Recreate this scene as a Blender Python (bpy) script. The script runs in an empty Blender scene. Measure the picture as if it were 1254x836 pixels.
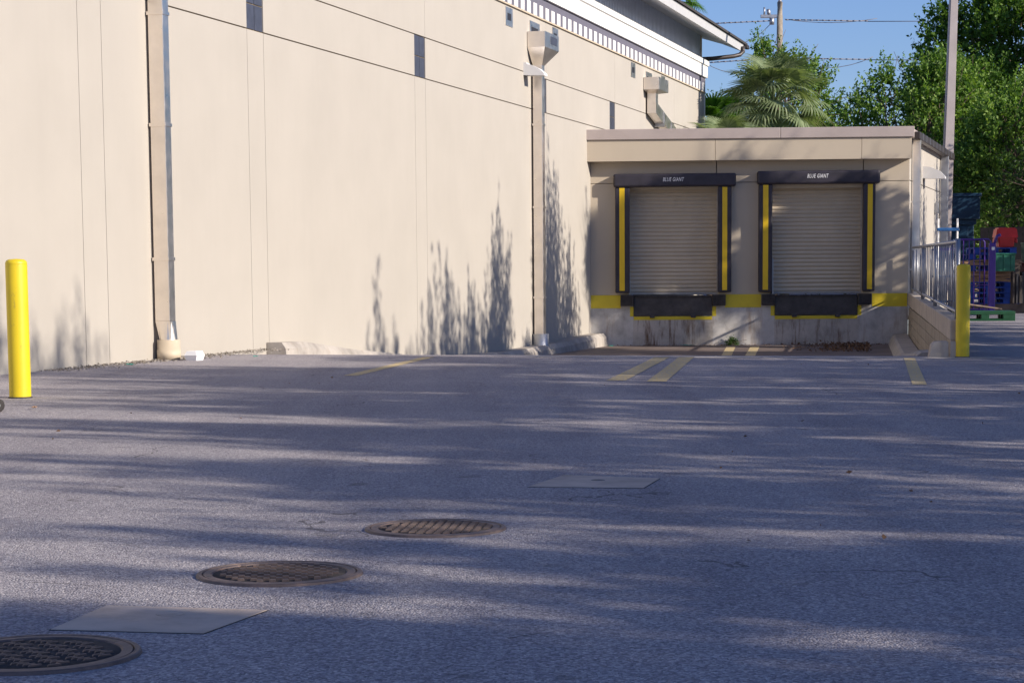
import bpy, bmesh, math, random
import numpy as np
from mathutils import Vector, Matrix
R = math.radians
S = bpy.context.scene
COL = S.collection
random.seed(7)

# ------------------------------------------------------------------ camera
cam = bpy.data.cameras.new('camera'); cam_ob = bpy.data.objects.new('camera', cam); COL.objects.link(cam_ob)
PITCH = math.atan(252 / 2500.); ROLL = .0077
fw = Vector((0, math.cos(PITCH), -math.sin(PITCH))); up = Vector((0, math.sin(PITCH), math.cos(PITCH))); ri = Vector((1, 0, 0))
r2 = ri * math.cos(ROLL) - up * math.sin(ROLL); u2 = up * math.cos(ROLL) + ri * math.sin(ROLL)
M = Matrix((r2, u2, -fw)).transposed().to_4x4(); M.translation = Vector((0, 0, 1.2))
cam_ob.matrix_world = M
cam.sensor_width = 36; cam.lens = 36 * 2500 / 1254.; cam.shift_y = (587 - 418) / 1254.
cam.clip_start = .1; cam.clip_end = 3000
S.camera = cam_ob

# ------------------------------------------------------------------ light
TH, EL = R(27), R(23.5)                       # sun stands to the right, a little behind the camera
to_sun = Vector((math.cos(TH) * math.cos(EL), -math.sin(TH) * math.cos(EL), math.sin(EL)))
sun = bpy.data.lights.new('sun', 'SUN'); sun.energy = 4.4; sun.angle = R(.53); sun.color = (1, .90, .77)
sun_ob = bpy.data.objects.new('sun', sun); COL.objects.link(sun_ob)
sun_ob.rotation_euler = to_sun.to_track_quat('Z', 'Y').to_euler()
W = bpy.data.worlds.new('World'); S.world = W; W.use_nodes = True
wn = W.node_tree.nodes; wn.clear()
sky = wn.new('ShaderNodeTexSky'); sky.sky_type = 'NISHITA'; sky.sun_disc = False
sky.sun_elevation = EL; sky.sun_rotation = R(90) + TH; sky.air_density = 1.0; sky.dust_density = .4; sky.ozone_density = 2.5
bg = wn.new('ShaderNodeBackground'); bg.inputs[1].default_value = .077
wo = wn.new('ShaderNodeOutputWorld')
tint = wn.new('ShaderNodeMix'); tint.data_type = 'RGBA'; tint.blend_type = 'MULTIPLY'; tint.inputs[0].default_value = 1; tint.inputs[7].default_value = (.78, .89, 1.27, 1)   # cool white balance
W.node_tree.links.new(sky.outputs[0], tint.inputs[6]); W.node_tree.links.new(tint.outputs[2], bg.inputs[0]); W.node_tree.links.new(bg.outputs[0], wo.inputs[0])
S.view_settings.view_transform = 'Standard'; S.view_settings.look = 'None'
S.view_settings.exposure = 0.56; S.view_settings.gamma = 1.0

# ------------------------------------------------------------------ material helpers
def mat(name):
    m = bpy.data.materials.new(name); m.use_nodes = True
    nt = m.node_tree; b = nt.nodes['Principled BSDF']
    return m, nt, b
def N(nt, t, **k):
    n = nt.nodes.new(t)
    for a, v in k.items():
        if a.startswith('i_'):
            key = a[2:]
            n.inputs[int(key) if key.isdigit() else key].default_value = v
        else: setattr(n, a, v)
    return n
def L(nt, a, b): nt.links.new(a, b)
def noise(nt, vec, scale, detail=4, rough=.55):
    n = N(nt, 'ShaderNodeTexNoise'); n.inputs['Scale'].default_value = scale
    n.inputs['Detail'].default_value = detail; n.inputs['Roughness'].default_value = rough
    L(nt, vec, n.inputs['Vector']); return n.outputs['Fac']
def ramp(nt, fac, stops):
    r = N(nt, 'ShaderNodeValToRGB'); e = r.color_ramp.elements
    while len(e) < len(stops): e.new(.5)
    for i, (p, c) in enumerate(stops):
        e[i].position = p; e[i].color = (*c, 1) if len(c) == 3 else c
    L(nt, fac, r.inputs[0]); return r.outputs[0]
def mix(nt, fac, a, b, mode='MIX'):
    n = N(nt, 'ShaderNodeMix', data_type='RGBA', blend_type=mode)
    if isinstance(fac, float): n.inputs[0].default_value = fac
    else: L(nt, fac, n.inputs[0])
    for i, v in ((6, a), (7, b)):
        if isinstance(v, tuple): n.inputs[i].default_value = (*v, 1)
        else: L(nt, v, n.inputs[i])
    return n.outputs[2]
def mathn(nt, op, a, b=None, clamp=False):
    n = N(nt, 'ShaderNodeMath', operation=op, use_clamp=clamp)
    for i, v in ((0, a), (1, b)):
        if v is None: continue
        if isinstance(v, (int, float)): n.inputs[i].default_value = v
        else: L(nt, v, n.inputs[i])
    return n.outputs[0]
def pos(nt, world=True, scale=None):
    if world: o = N(nt, 'ShaderNodeNewGeometry').outputs['Position']
    else: o = N(nt, 'ShaderNodeTexCoord').outputs['Object']
    if scale:
        mp = N(nt, 'ShaderNodeMapping'); mp.inputs['Scale'].default_value = scale
        L(nt, o, mp.inputs[0]); o = mp.outputs[0]
    return o
def bump(nt, b, h, strength, dist):
    n = N(nt, 'ShaderNodeBump'); n.inputs['Strength'].default_value = strength; n.inputs['Distance'].default_value = dist
    L(nt, h, n.inputs['Height']); L(nt, n.outputs[0], b.inputs['Normal'])
def simple(name, col, rough=.6, metal=0., var=.12, scale=6., bmp=0., bdist=.004, bscale=120., spec=.5, world=True):
    m, nt, b = mat(name); p = pos(nt, world)
    f = noise(nt, p, scale)
    lo = tuple(c * (1 - var) for c in col); hi = tuple(min(1, c * (1 + var)) for c in col)
    L(nt, ramp(nt, f, [(.3, lo), (.7, hi)]), b.inputs['Base Color'])
    b.inputs['Roughness'].default_value = rough; b.inputs['Metallic'].default_value = metal
    b.inputs['Specular IOR Level'].default_value = spec
    if bmp: bump(nt, b, noise(nt, p, bscale, 3), bmp, bdist)
    return m

def m_asphalt():
    m, nt, b = mat('asphalt'); p = pos(nt)
    v = N(nt, 'ShaderNodeTexVoronoi'); v.inputs['Scale'].default_value = 105; L(nt, p, v.inputs['Vector'])
    sp = N(nt, 'ShaderNodeSeparateColor'); L(nt, v.outputs['Color'], sp.inputs[0])
    c = ramp(nt, sp.outputs[0], [(0, (.12, .113, .125)), (.3, (.245, .228, .25)), (.7, (.45, .42, .435)), (.9, (.62, .58, .58)), (1, (.82, .78, .75))])
    f = noise(nt, p, 34, 5, .7)
    c = mix(nt, .38, c, ramp(nt, f, [(.32, (.18, .168, .185)), (.68, (.57, .53, .55))]))
    big = noise(nt, pos(nt, True, (.25, .6, 1)), .9, 5, .6)
    c = mix(nt, 1., c, ramp(nt, big, [(.3, (.84, .84, .86)), (.7, (1.08, 1.06, 1.04))]), 'MULTIPLY')
    # cracks
    w = N(nt, 'ShaderNodeTexVoronoi', feature='DISTANCE_TO_EDGE'); w.inputs['Scale'].default_value = .45
    dn = N(nt, 'ShaderNodeTexNoise'); dn.inputs['Scale'].default_value = 2.5; L(nt, p, dn.inputs['Vector'])
    ad = N(nt, 'ShaderNodeVectorMath', operation='ADD'); sc = N(nt, 'ShaderNodeVectorMath', operation='SCALE'); sc.inputs['Scale'].default_value = .5
    L(nt, dn.outputs['Color'], sc.inputs[0]); L(nt, p, ad.inputs[0]); L(nt, sc.outputs[0], ad.inputs[1]); L(nt, ad.outputs[0], w.inputs['Vector'])
    cr = mathn(nt, 'LESS_THAN', w.outputs['Distance'], .0035)
    gate = mathn(nt, 'GREATER_THAN', noise(nt, p, .7, 2), .61)
    c = mix(nt, mathn(nt, 'MULTIPLY', mathn(nt, 'MULTIPLY', cr, gate), .6), c, (.07, .065, .065))
    # oil spots
    tr = noise(nt, pos(nt, True, (1.5, .16, 1)), 1., 4, .6)
    c = mix(nt, 1., c, ramp(nt, tr, [(.35, (.86, .855, .87)), (.5, (1, 1, 1)), (.68, (1.10, 1.09, 1.07))]), 'MULTIPLY')
    o = noise(nt, p, 2.6, 3); om = ramp(nt, o, [(.665, (0, 0, 0)), (.72, (.5, .5, .5))])
    c = mix(nt, om, c, (.12, .115, .115))
    L(nt, c, b.inputs['Base Color']); b.inputs['Roughness'].default_value = .92
    b.inputs['Specular IOR Level'].default_value = .25
    hgt = mathn(nt, 'ADD', mathn(nt, 'MULTIPLY', v.outputs['Distance'], -1.), f)
    bump(nt, b, hgt, .9, .008)
    return m
def m_stucco(name, col, bs=.35):
    m, nt, b = mat(name); p = pos(nt)
    c = ramp(nt, noise(nt, p, .8, 5), [(.3, tuple(x * .955 for x in col)), (.7, tuple(x * 1.03 for x in col))])
    c = mix(nt, .16, c, ramp(nt, noise(nt, pos(nt, True, (5, 5, .5)), 1., 4), [(.35, tuple(x * .93 for x in col)), (.6, col)]))
    L(nt, c, b.inputs['Base Color']); b.inputs['Roughness'].default_value = .9; b.inputs['Specular IOR Level'].default_value = .2
    bump(nt, b, noise(nt, p, 55, 5, .65), bs, .004)
    return m
def m_concrete(name, col, stain=(.2, .12, .06), stain_amt=.5, dark=.5, sx=2.2):
    m, nt, b = mat(name); p = pos(nt)
    f = noise(nt, p, 2.2, 7, .65)
    c = ramp(nt, f, [(.25, tuple(x * .62 for x in col)), (.5, col), (.75, tuple(min(1, x * 1.2) for x in col))])
    st = noise(nt, pos(nt, True, (sx, sx, .35)), 2.4, 5, .7)
    c = mix(nt, mathn(nt, 'MULTIPLY', ramp(nt, st, [(.52, (0, 0, 0)), (.68, (1, 1, 1))]), stain_amt), c, stain)
    st2 = noise(nt, pos(nt, True, (1.1, 1.1, .6)), 1.3, 6, .7)
    c = mix(nt, mathn(nt, 'MULTIPLY', ramp(nt, st2, [(.5, (0, 0, 0)), (.7, (1, 1, 1))]), dark), c, tuple(x * .45 for x in col))
    L(nt, c, b.inputs['Base Color']); b.inputs['Roughness'].default_value = .88; b.inputs['Specular IOR Level'].default_value = .25
    bump(nt, b, noise(nt, p, 30, 6, .7), .4, .006)
    return m
def m_paint_line():
    m, nt, b = mat('worn_yellow_paint'); p = pos(nt)
    w = noise(nt, p, 28, 5, .7)
    c = mix(nt, ramp(nt, w, [(.40, (0, 0, 0)), (.60, (1, 1, 1))]), (.70, .50, .15), (.38, .35, .31))
    L(nt, c, b.inputs['Base Color']); b.inputs['Roughness'].default_value = .85
    bump(nt, b, noise(nt, p, 90, 3), .5, .004); return m
def m_leaf(name, cols, trans=.35):
    m = bpy.data.materials.new(name); m.use_nodes = True; nt = m.node_tree; nt.nodes.clear()
    g = N(nt, 'ShaderNodeNewGeometry')
    c = ramp(nt, g.outputs['Random Per Island'], [(i / (len(cols) - 1), k) for i, k in enumerate(cols)])
    df = N(nt, 'ShaderNodeBsdfPrincipled'); df.inputs['Roughness'].default_value = .55; df.inputs['Specular IOR Level'].default_value = .3
    L(nt, c, df.inputs['Base Color'])
    tr = N(nt, 'ShaderNodeBsdfTranslucent'); L(nt, mix(nt, 1., c, (1.25, 1.35, .5), 'MULTIPLY'), tr.inputs[0])
    mx = N(nt, 'ShaderNodeMixShader'); mx.inputs[0].default_value = trans
    L(nt, df.outputs[0], mx.inputs[1]); L(nt, tr.outputs[0], mx.inputs[2])
    o = N(nt, 'ShaderNodeOutputMaterial'); L(nt, mx.outputs[0], o.inputs[0]); return m
def m_metal(name, col, rough=.3, metal=1.):
    m, nt, b = mat(name); p = pos(nt)
    f = noise(nt, p, 3, 5, .6)
    L(nt, ramp(nt, f, [(.3, tuple(x * .86 for x in col)), (.7, col)]), b.inputs['Base Color'])
    L(nt, ramp(nt, noise(nt, p, 7, 4), [(.3, (rough * .8,) * 3), (.7, (rough * 1.3,) * 3)]), b.inputs['Roughness'])
    b.inputs['Metallic'].default_value = metal
    bump(nt, b, noise(nt, p, 1.6, 2), .12, .05); return m
def m_pit():
    m, nt, b = mat('stained_pit_concrete'); p = pos(nt)
    c = ramp(nt, noise(nt, pos(nt, True, (.5, 1.6, 1)), 1.3, 6, .65), [(.3, (.07, .055, .05)), (.5, (.16, .12, .105)), (.72, (.3, .25, .225))])
    L(nt, c, b.inputs['Base Color']); b.inputs['Roughness'].default_value = .7
    bump(nt, b, noise(nt, p, 40, 4), .4, .004); return m
def m_yellow(name, col, scuff=.35):
    m, nt, b = mat(name); p = pos(nt)
    c = ramp(nt, noise(nt, p, 3, 4), [(.3, tuple(x * .9 for x in col)), (.7, col)])
    s = noise(nt, pos(nt, True, (14, 14, 5)), 1.6, 6, .75)
    c = mix(nt, mathn(nt, 'MULTIPLY', ramp(nt, s, [(.60, (0, 0, 0)), (.68, (1, 1, 1))]), scuff), c, (.16, .12, .07))
    L(nt, c, b.inputs['Base Color']); b.inputs['Roughness'].default_value = .45
    bump(nt, b, noise(nt, p, 8, 4), .1, .01); return m
def m_iron():
    m, nt, b = mat('rusty_cast_iron'); p = pos(nt)
    c = ramp(nt, noise(nt, p, 14, 6, .7), [(.3, (.085, .066, .062)), (.55, (.16, .118, .108)), (.75, (.28, .175, .125))])
    L(nt, c, b.inputs['Base Color']); b.inputs['Roughness'].default_value = .6; b.inputs['Metallic'].default_value = .35
    bump(nt, b, noise(nt, p, 160, 4), .45, .002); return m

MT = {}
MT['asphalt'] = m_asphalt()
MT['wall'] = m_stucco('beige_stucco', (.425, .393, .35))
MT['dockwall'] = m_stucco('tan_stucco', (.50, .43, .34))
MT['joint'] = simple('joint_sealant', (.30, .23, .14), .8)
MT['white'] = simple('white_trim_paint', (.80, .79, .77), .5, var=.03)
MT['slotgrey'] = simple('dark_grey_backing', (.13, .125, .165), .8, var=.06)
MT['siding'] = simple('grey_blue_metal_siding', (.52, .58, .72), .5, var=.06)
MT['rake'] = simple('pale_grey_fascia_paint', (.52, .52, .53), .5, var=.05)
MT['roofdark'] = simple('dark_roofing', (.05, .045, .045), .8)
MT['bronze'] = simple('dark_bronze_metal', (.055, .045, .045), .45, metal=.3)
MT['slate'] = simple('dark_slate_tile', (.055, .06, .085), .42, var=.2, scale=9)
MT['galv'] = m_metal('galvanised_sheet', (.88, .81, .74), .34)
MT['galvdull'] = m_metal('dull_galvanised_pipe', (.46, .47, .50), .45, .85)
MT['beigepipe'] = simple('beige_painted_pipe', (.56, .47, .35), .6, var=.05)
MT['coping'] = simple('taupe_metal_coping', (.42, .355, .33), .42, var=.08, scale=1.2, bmp=.15, bdist=.03, bscale=2.5)
MT['found'] = m_concrete('stained_concrete', (.50, .48, .46), (.26, .16, .09), .55, .45, 2.2)
MT['found_stained'] = m_concrete('rust_streaked_concrete', (.46, .42, .38), (.12, .06, .03), .95, .7, 3.2)
MT['curb'] = m_concrete('curb_concrete', (.41, .375, .34), (.3, .24, .18), .35, .4)
MT['cap'] = m_concrete('cap_concrete', (.47, .41, .35), (.36, .28, .2), .35, .25)
MT['cmu'] = m_concrete('block_concrete', (.36, .31, .25), (.24, .17, .1), .35, .4)
MT['lidconc'] = m_concrete('lid_concrete', (.56, .455, .375), (.25, .2, .17), .25, .3)
MT['strip'] = m_concrete('pale_sun_streak', (.50, .47, .44), (.3, .26, .22), .3, .3)  # pale colour stands in for sunlight along the crest
MT['yellow'] = m_yellow('safety_yellow_paint', (.70, .54, .025))
MT['yellowpad'] = m_yellow('yellow_vinyl', (.75, .50, .01), .25)
MT['bollard'] = m_yellow('bollard_yellow_plastic', (.72, .55, .015), .35)
MT['pad'] = simple('black_vinyl', (.028, .024, .036), .55, var=.3, scale=4)
MT['rubber'] = simple('black_rubber', (.035, .03, .03), .8, var=.35, scale=8, bmp=.3)
MT['steel'] = simple('black_painted_steel', (.05, .043, .043), .55, var=.35, scale=5)
MT['slat'] = simple('tan_shutter_slat', (.50, .425, .325), .45, var=.06, scale=2)
MT['slatframe'] = simple('shutter_guide_steel', (.36, .34, .33), .45, metal=.4)
MT['lettering'] = simple('white_print', (.75, .75, .78), .6, var=.02)
MT['line'] = m_paint_line()
MT['pit'] = m_pit()
MT['iron'] = m_iron()
MT['bark'] = simple('grey_brown_bark', (.15, .11, .08), .9, var=.4, scale=5, bmp=.7, bdist=.03, bscale=14)
MT['wood'] = simple('weathered_pole_wood', (.28, .24, .19), .9, var=.25, scale=4, bmp=.4)
MT['polegrey'] = simple('grey_painted_pole', (.40, .35, .34), .6, var=.08, scale=2)
MT['wire'] = simple('black_cable', (.17, .17, .2), .6)
MT['lampwhite'] = simple('white_plastic_housing', (.78, .77, .76), .4, var=.04)
MT['foam'] = simple('white_foam', (.84, .84, .86), .6, var=.03)
MT['green1'] = m_leaf('bright_green_leaves', [(.05, .11, .02), (.10, .20, .032), (.17, .285, .05), (.25, .345, .085)])
MT['green2'] = m_leaf('mid_green_leaves', [(.02, .055, .012), (.045, .105, .018), (.08, .16, .028)])
MT['green4'] = m_leaf('fresh_green_leaves', [(.035, .085, .014), (.08, .165, .022), (.14, .24, .035)])
MT['green3'] = m_leaf('dark_green_leaves', [(.016, .04, .011), (.04, .085, .018), (.08, .14, .03)])
MT['twigbrown'] = m_leaf('dry_brown_leaves', [(.07, .06, .03), (.12, .10, .05), (.08, .11, .03)], .2)
MT['frond'] = m_leaf('palm_frond_green', [(.15, .20, .10), (.23, .29, .15), (.33, .38, .23)], .3)
MT['frondbright'] = m_leaf('bright_palm_green', [(.05, .12, .02), (.09, .2, .03), (.15, .28, .05)], .3)
MT['dead'] = m_leaf('dead_leaves', [(.11, .06, .035), (.2, .11, .06), (.08, .045, .03)], .1)
MT['baler'] = simple('navy_painted_steel', (.01, .04, .08), .4, var=.15, scale=2)
MT['palletblue'] = simple('blue_pallet_paint', (.012, .055, .30), .7, var=.35, scale=3)
MT['palletwood'] = simple('worn_pallet_wood', (.15, .11, .085), .9, var=.35, scale=5)
MT['palletgreen'] = simple('green_plastic', (.01, .075, .03), .5, var=.15)
MT['crategreen'] = simple('green_crate_plastic', (.01, .12, .07), .5, var=.15)
MT['cratered'] = simple('dark_red_crate_plastic', (.22, .012, .03), .5, var=.15)
MT['red'] = simple('red_plastic', (.50, .012, .014), .4, var=.1)
MT['purple'] = simple('purple_painted_steel', (.06, .02, .22), .4, var=.12)
MT['card'] = simple('brown_cardboard', (.36, .22, .13), .9, var=.2, scale=4)
MT['black'] = simple('black_plastic_wrap', (.02, .018, .022), .5, var=.3)
MT['blueplast'] = simple('blue_plastic', (.02, .10, .28), .45, var=.1)
MT['brownwall'] = m_stucco('brown_stucco', (.24, .16, .11))
MT['terra'] = simple('terracotta_tile', (.30, .13, .08), .85, var=.3, scale=3)
MT['fencewood'] = simple('dark_fence_wood', (.05, .04, .035), .9, var=.3)
MT['teal'] = simple('teal_plastic', (.03, .33, .26), .5)

# ------------------------------------------------------------------ object helpers
def link(name, me, m=None, parent=None):
    o = bpy.data.objects.new(name, me); COL.objects.link(o)
    if m: me.materials.append(m)
    if parent: o.parent = parent
    return o
def tag(o, label=None, cat=None, group=None, kind=None):
    if label: o['label'] = label
    if cat: o['category'] = cat
    if group: o['group'] = group
    if kind: o['kind'] = kind
    return o
def empty(name, loc, rz=0., label=None, cat=None, group=None):
    o = bpy.data.objects.new(name, None); COL.objects.link(o); o.empty_display_size = .2
    o.location = loc; o.rotation_euler = (0, 0, rz)
    return tag(o, label, cat, group)
def b_box(bm, x0, x1, y0, y1, z0, z1, bev=0., mtx=None):
    r = bmesh.ops.create_cube(bm, size=1.); vs = r['verts']
    bmesh.ops.scale(bm, vec=(x1 - x0, y1 - y0, z1 - z0), verts=vs)
    bmesh.ops.translate(bm, vec=((x0 + x1) / 2, (y0 + y1) / 2, (z0 + z1) / 2), verts=vs)
    if mtx: bmesh.ops.transform(bm, matrix=mtx, verts=vs)
    if bev:
        es = list({e for v in vs for e in v.link_edges})
        bmesh.ops.bevel(bm, geom=es, offset=bev, segments=2, affect='EDGES', profile=.5)
def b_tube(bm, pts, rad, n=8, cap=True):
    pts = [Vector(p) for p in pts]; rads = rad if isinstance(rad, (list, tuple)) else [rad] * len(pts)
    rings = []
    for i, p in enumerate(pts):
        a = pts[max(i - 1, 0)]; c = pts[min(i + 1, len(pts) - 1)]
        q = (c - a).normalized().to_track_quat('Z', 'Y')
        rings.append([bm.verts.new(p + q @ Vector((math.cos(2 * math.pi * k / n) * rads[i], math.sin(2 * math.pi * k / n) * rads[i], 0))) for k in range(n)])
    for i in range(len(rings) - 1):
        for k in range(n):
            f = bm.faces.new((rings[i][k], rings[i][(k + 1) % n], rings[i + 1][(k + 1) % n], rings[i + 1][k])); f.smooth = True
    if cap: bm.faces.new(rings[0][::-1]); bm.faces.new(rings[-1])
def b_lathe(bm, prof, n=32, c=(0, 0, 0), smooth=True):
    rings = []
    for r_, z in prof:
        if r_ < 1e-6: rings.append([bm.verts.new((c[0], c[1], c[2] + z))])
        else: rings.append([bm.verts.new((c[0] + r_ * math.cos(2 * math.pi * k / n), c[1] + r_ * math.sin(2 * math.pi * k / n), c[2] + z)) for k in range(n)])
    for a, b in zip(rings, rings[1:]):
        for k in range(n):
            k2 = (k + 1) % n
            if len(a) == 1 and len(b) == 1: continue
            if len(a) == 1: f = bm.faces.new((a[0], b[k2], b[k]))
            elif len(b) == 1: f = bm.faces.new((a[k], a[k2], b[0]))
            else: f = bm.faces.new((a[k], a[k2], b[k2], b[k]))
            f.smooth = smooth
def b_prism(bm, poly, axis, a0, a1):
    """extrude a 2-D outline along an axis ('x','y','z') from a0 to a1"""
    def P(u, v, w): return {'x': (w, u, v), 'y': (u, w, v), 'z': (u, v, w)}[axis]
    A = [bm.verts.new(P(u, v, a0)) for u, v in poly]; B = [bm.verts.new(P(u, v, a1)) for u, v in poly]
    k = len(poly)
    bm.faces.new(A[::-1]); bm.faces.new(B)
    for i in range(k): bm.faces.new((A[i], A[(i + 1) % k], B[(i + 1) % k], B[i]))
def done(name, bm, m, parent=None, loc=None, rz=None):
    bmesh.ops.recalc_face_normals(bm, faces=bm.faces[:])
    me = bpy.data.meshes.new(name); bm.to_mesh(me); bm.free()
    o = link(name, me, m, parent)
    if loc: o.location = loc
    if rz is not None: o.rotation_euler = (0, 0, rz)
    return o
def box(name, m, parent, x0, x1, y0, y1, z0, z1, bev=0.):
    bm = bmesh.new(); b_box(bm, x0, x1, y0, y1, z0, z1, bev); return done(name, bm, m, parent)
def tube(name, m, parent, pts, rad, n=8):
    bm = bmesh.new(); b_tube(bm, pts, rad, n); return done(name, bm, m, parent)
def share(name, src, parent, loc, rot=(0, 0, 0), scale=None):
    o = src.copy(); o.name = name; COL.objects.link(o); o.parent = parent; o.location = loc; o.rotation_euler = rot
    if scale: o.scale = scale
    return o
def copy_tree(o, parent=None):
    c = o.copy(); COL.objects.link(c); c.parent = parent
    for ch in list(o.children): copy_tree(ch, c)
    return c

# ------------------------------------------------------------------ layout frame (metres; camera above the origin)
K = Vector((2.156, 55., 0.)); WA = R(15.96)
wd = Vector((math.sin(WA), math.cos(WA), 0)); wnrm = Vector((math.cos(WA), -math.sin(WA), 0))
def wp(s, off=0., z=0.): return K + wd * s + wnrm * off + Vector((0, 0, z))
de = Vector((8.434, -.4, 0)).normalized(); dm = Vector((de.y, -de.x, 0))
def dp(s, off=0., z=0.): return K + de * s + dm * off + Vector((0, 0, z))
RA = Vector((10.59, 54.6, 0)); RB = Vector((6.1, 28.4, 0)); rd = (RB - RA).normalized(); RL = (RB - RA).length
rn_ = Vector((rd.y, -rd.x, 0))            # points left, into the pit
PIT = -.75

# ------------------------------------------------------------------ ground
def poly_obj(name, polys, m, kind='structure'):
    bm = bmesh.new()
    for P in polys:
        bm.faces.new([bm.verts.new(p) for p in P])
    bmesh.ops.remove_doubles(bm, verts=bm.verts[:], dist=.001)
    for f in bm.faces:
        if f.normal.z < 0: f.normal_flip()
    me = bpy.data.meshes.new(name); bm.to_mesh(me); bm.free()
    o = link(name, me, m); o['kind'] = kind; return o
cA = wp(-24.9, -.2); cB = Vector((6.1, 28.25, 0)) - rn_ * .2
slope = (cB - cA) / (cB.x - cA.x)
lF = cA + slope * (-300 - cA.x); rF = cB + slope * (300 - cB.x)
wEnd = wp(3, -.2); rEnd = RA - rn_ * .2
far = 900.
ground = poly_obj('ground', [
    [(-900, -200, 0), (900, -200, 0), tuple(rF), tuple(cB), tuple(cA), tuple(lF)],
    [tuple(cB), tuple(rF), (900, far, 0), (rEnd.x, far, 0), tuple(rEnd)],
    [tuple(lF), tuple(cA), tuple(wEnd), (wEnd.x, far, 0), (-900, far, 0)],
    [tuple(wEnd), tuple(rEnd), (rEnd.x, far, 0), (wEnd.x, far, 0)]], MT['asphalt'])
# ramp: rounded crest, slope, then the flat pit floor
def lerp(a, b, t): return a + (b - a) * t
def across(t):            # left and right edge of the lane t of the way from crest to dock
    a = lerp(cA, wp(0, -.2), t); b = lerp(cB, RA - rn_ * .2, t)
    return a, b
bm = bmesh.new(); rows = []
for t, z in ((0, 0), (.05, -.035), (.1, -.1), (.3, -.42), (.52, -.72), (.6, PIT)):
    a, b = across(t); rows.append((bm.verts.new((a.x, a.y, z)), bm.verts.new((b.x, b.y, z))))
for (a, b), (c, d_) in zip(rows, rows[1:]):
    bm.faces.new((a, b, d_, c))
loading_ramp = done('loading_ramp', bm, MT['asphalt']); loading_ramp['kind'] = 'structure'
a, b = across(.6); c, d_ = across(1.06)
pit = poly_obj('pit_floor', [[(a.x, a.y, PIT), (b.x, b.y, PIT), (d_.x, d_.y, PIT), (c.x, c.y, PIT)]], MT['pit'])
def sheet(name, m, parent, pts):
    bm = bmesh.new(); bm.faces.new([bm.verts.new(p) for p in pts])
    for f in bm.faces:
        f.normal_update()
        if f.normal.z < 0: f.normal_flip()
    me = bpy.data.meshes.new(name); bm.to_mesh(me); bm.free(); return link(name, me, m, parent)
# painted lane lines (flat paint on the lot, 4 mm up) and on the pit floor
for (x0, y0, x1, y1, w) in ((1.06, 22.84, 2.05, 29.1, .215), (1.50, 22.6, 2.39, 29.05, .215), (-2.01, 24.42, -1.28, 29.75, .17), (4.235, 21.55, 5.42, 28.2, .15)):
    sheet('painted_line', MT['line'], ground, [(x0, y0, .004), (x0 + w, y0 - .02, .004), (x1 + w, y1 - .02, .004), (x1, y1, .004)])
for (x0, x1) in ((4.88, 5.65), (5.42, 6.28)):
    z = PIT + .004
    sheet('painted_line', MT['line'], pit, [(x0 - .14, 46.4, z), (x0 + .10, 46.4, z), (x1 + .24, 53.6, z), (x1, 53.6, z)])
# pale strip along the crest before the pit: a streak of sun painted in
u0 = lerp(cA, cB, .46); u1 = cB + slope * .5
strip_dir = Vector((0, -.32, 0))
bm = bmesh.new(); nseg = 4
for i in range(nseg):
    p = lerp(u0, u1, i / nseg + .002); q = lerp(u0, u1, (i + 1) / nseg - .002)
    bm.faces.new([bm.verts.new(v) for v in (p + strip_dir + Vector((0, 0, .004)), q + strip_dir + Vector((0, 0, .004)), q + Vector((0, 0, .004)), p + Vector((0, 0, .004)))])
done('sun_streak_strip', bm, MT['strip'], ground)

# ------------------------------------------------------------------ warehouse
wh = empty('warehouse', K, R(90) - WA, 'long beige stucco warehouse wall with white dentil cornice and metal downspouts', 'building')
def wbox(name, m, s0, s1, o0, o1, z0, z1, bev=0., parent=None): return box(name, m, parent or wh, s0, s1, -o1, -o0, z0, z1, bev)
S0, S1 = -46., 16.45
wbox('wall_core', MT['joint'], S0 + .02, S1 - .05, -5, -.03, -.9, 8.0)
cols = [S0, -37.3, -36.6, -28.605, -27.93, -22.94, -22.27, -14.61, -13.94, -5.25, -4.52, 2.27, 2.905, 10.6, 11.25, S1]
rowsz = [-.9, 5.10, 5.915, 7.29]
tile0 = None
def pipe_strip(i): return i % 2 == 1
for i in range(len(cols) - 1):
    for j in range(3):
        a, b = cols[i], cols[i + 1]; g = .006
        strip = i % 2 == 1
        if strip and j == 1 and not (-30 < a < -27):
            for u in range(2):
                for v in range(2):
                    w = (b - a) / 2; h = (rowsz[2] - rowsz[1]) / 2
                    x0 = a + u * w; z0 = rowsz[1] + v * h
                    wbox('accent_tile', MT['slate'], x0 + .008, x0 + w - .008, -.03, -.012, z0 + .008, z0 + h - .008, .003)
            continue
        if strip and j == 2: continue
        if (not strip) and j == 2 and i + 2 < len(cols):
            b = cols[i + 2]
        wbox('wall_panel', MT['wall'], a + g, b - g, -.03, .0, rowsz[j] + (.010 if j else 0), rowsz[j + 1] - .010, .003)
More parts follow.
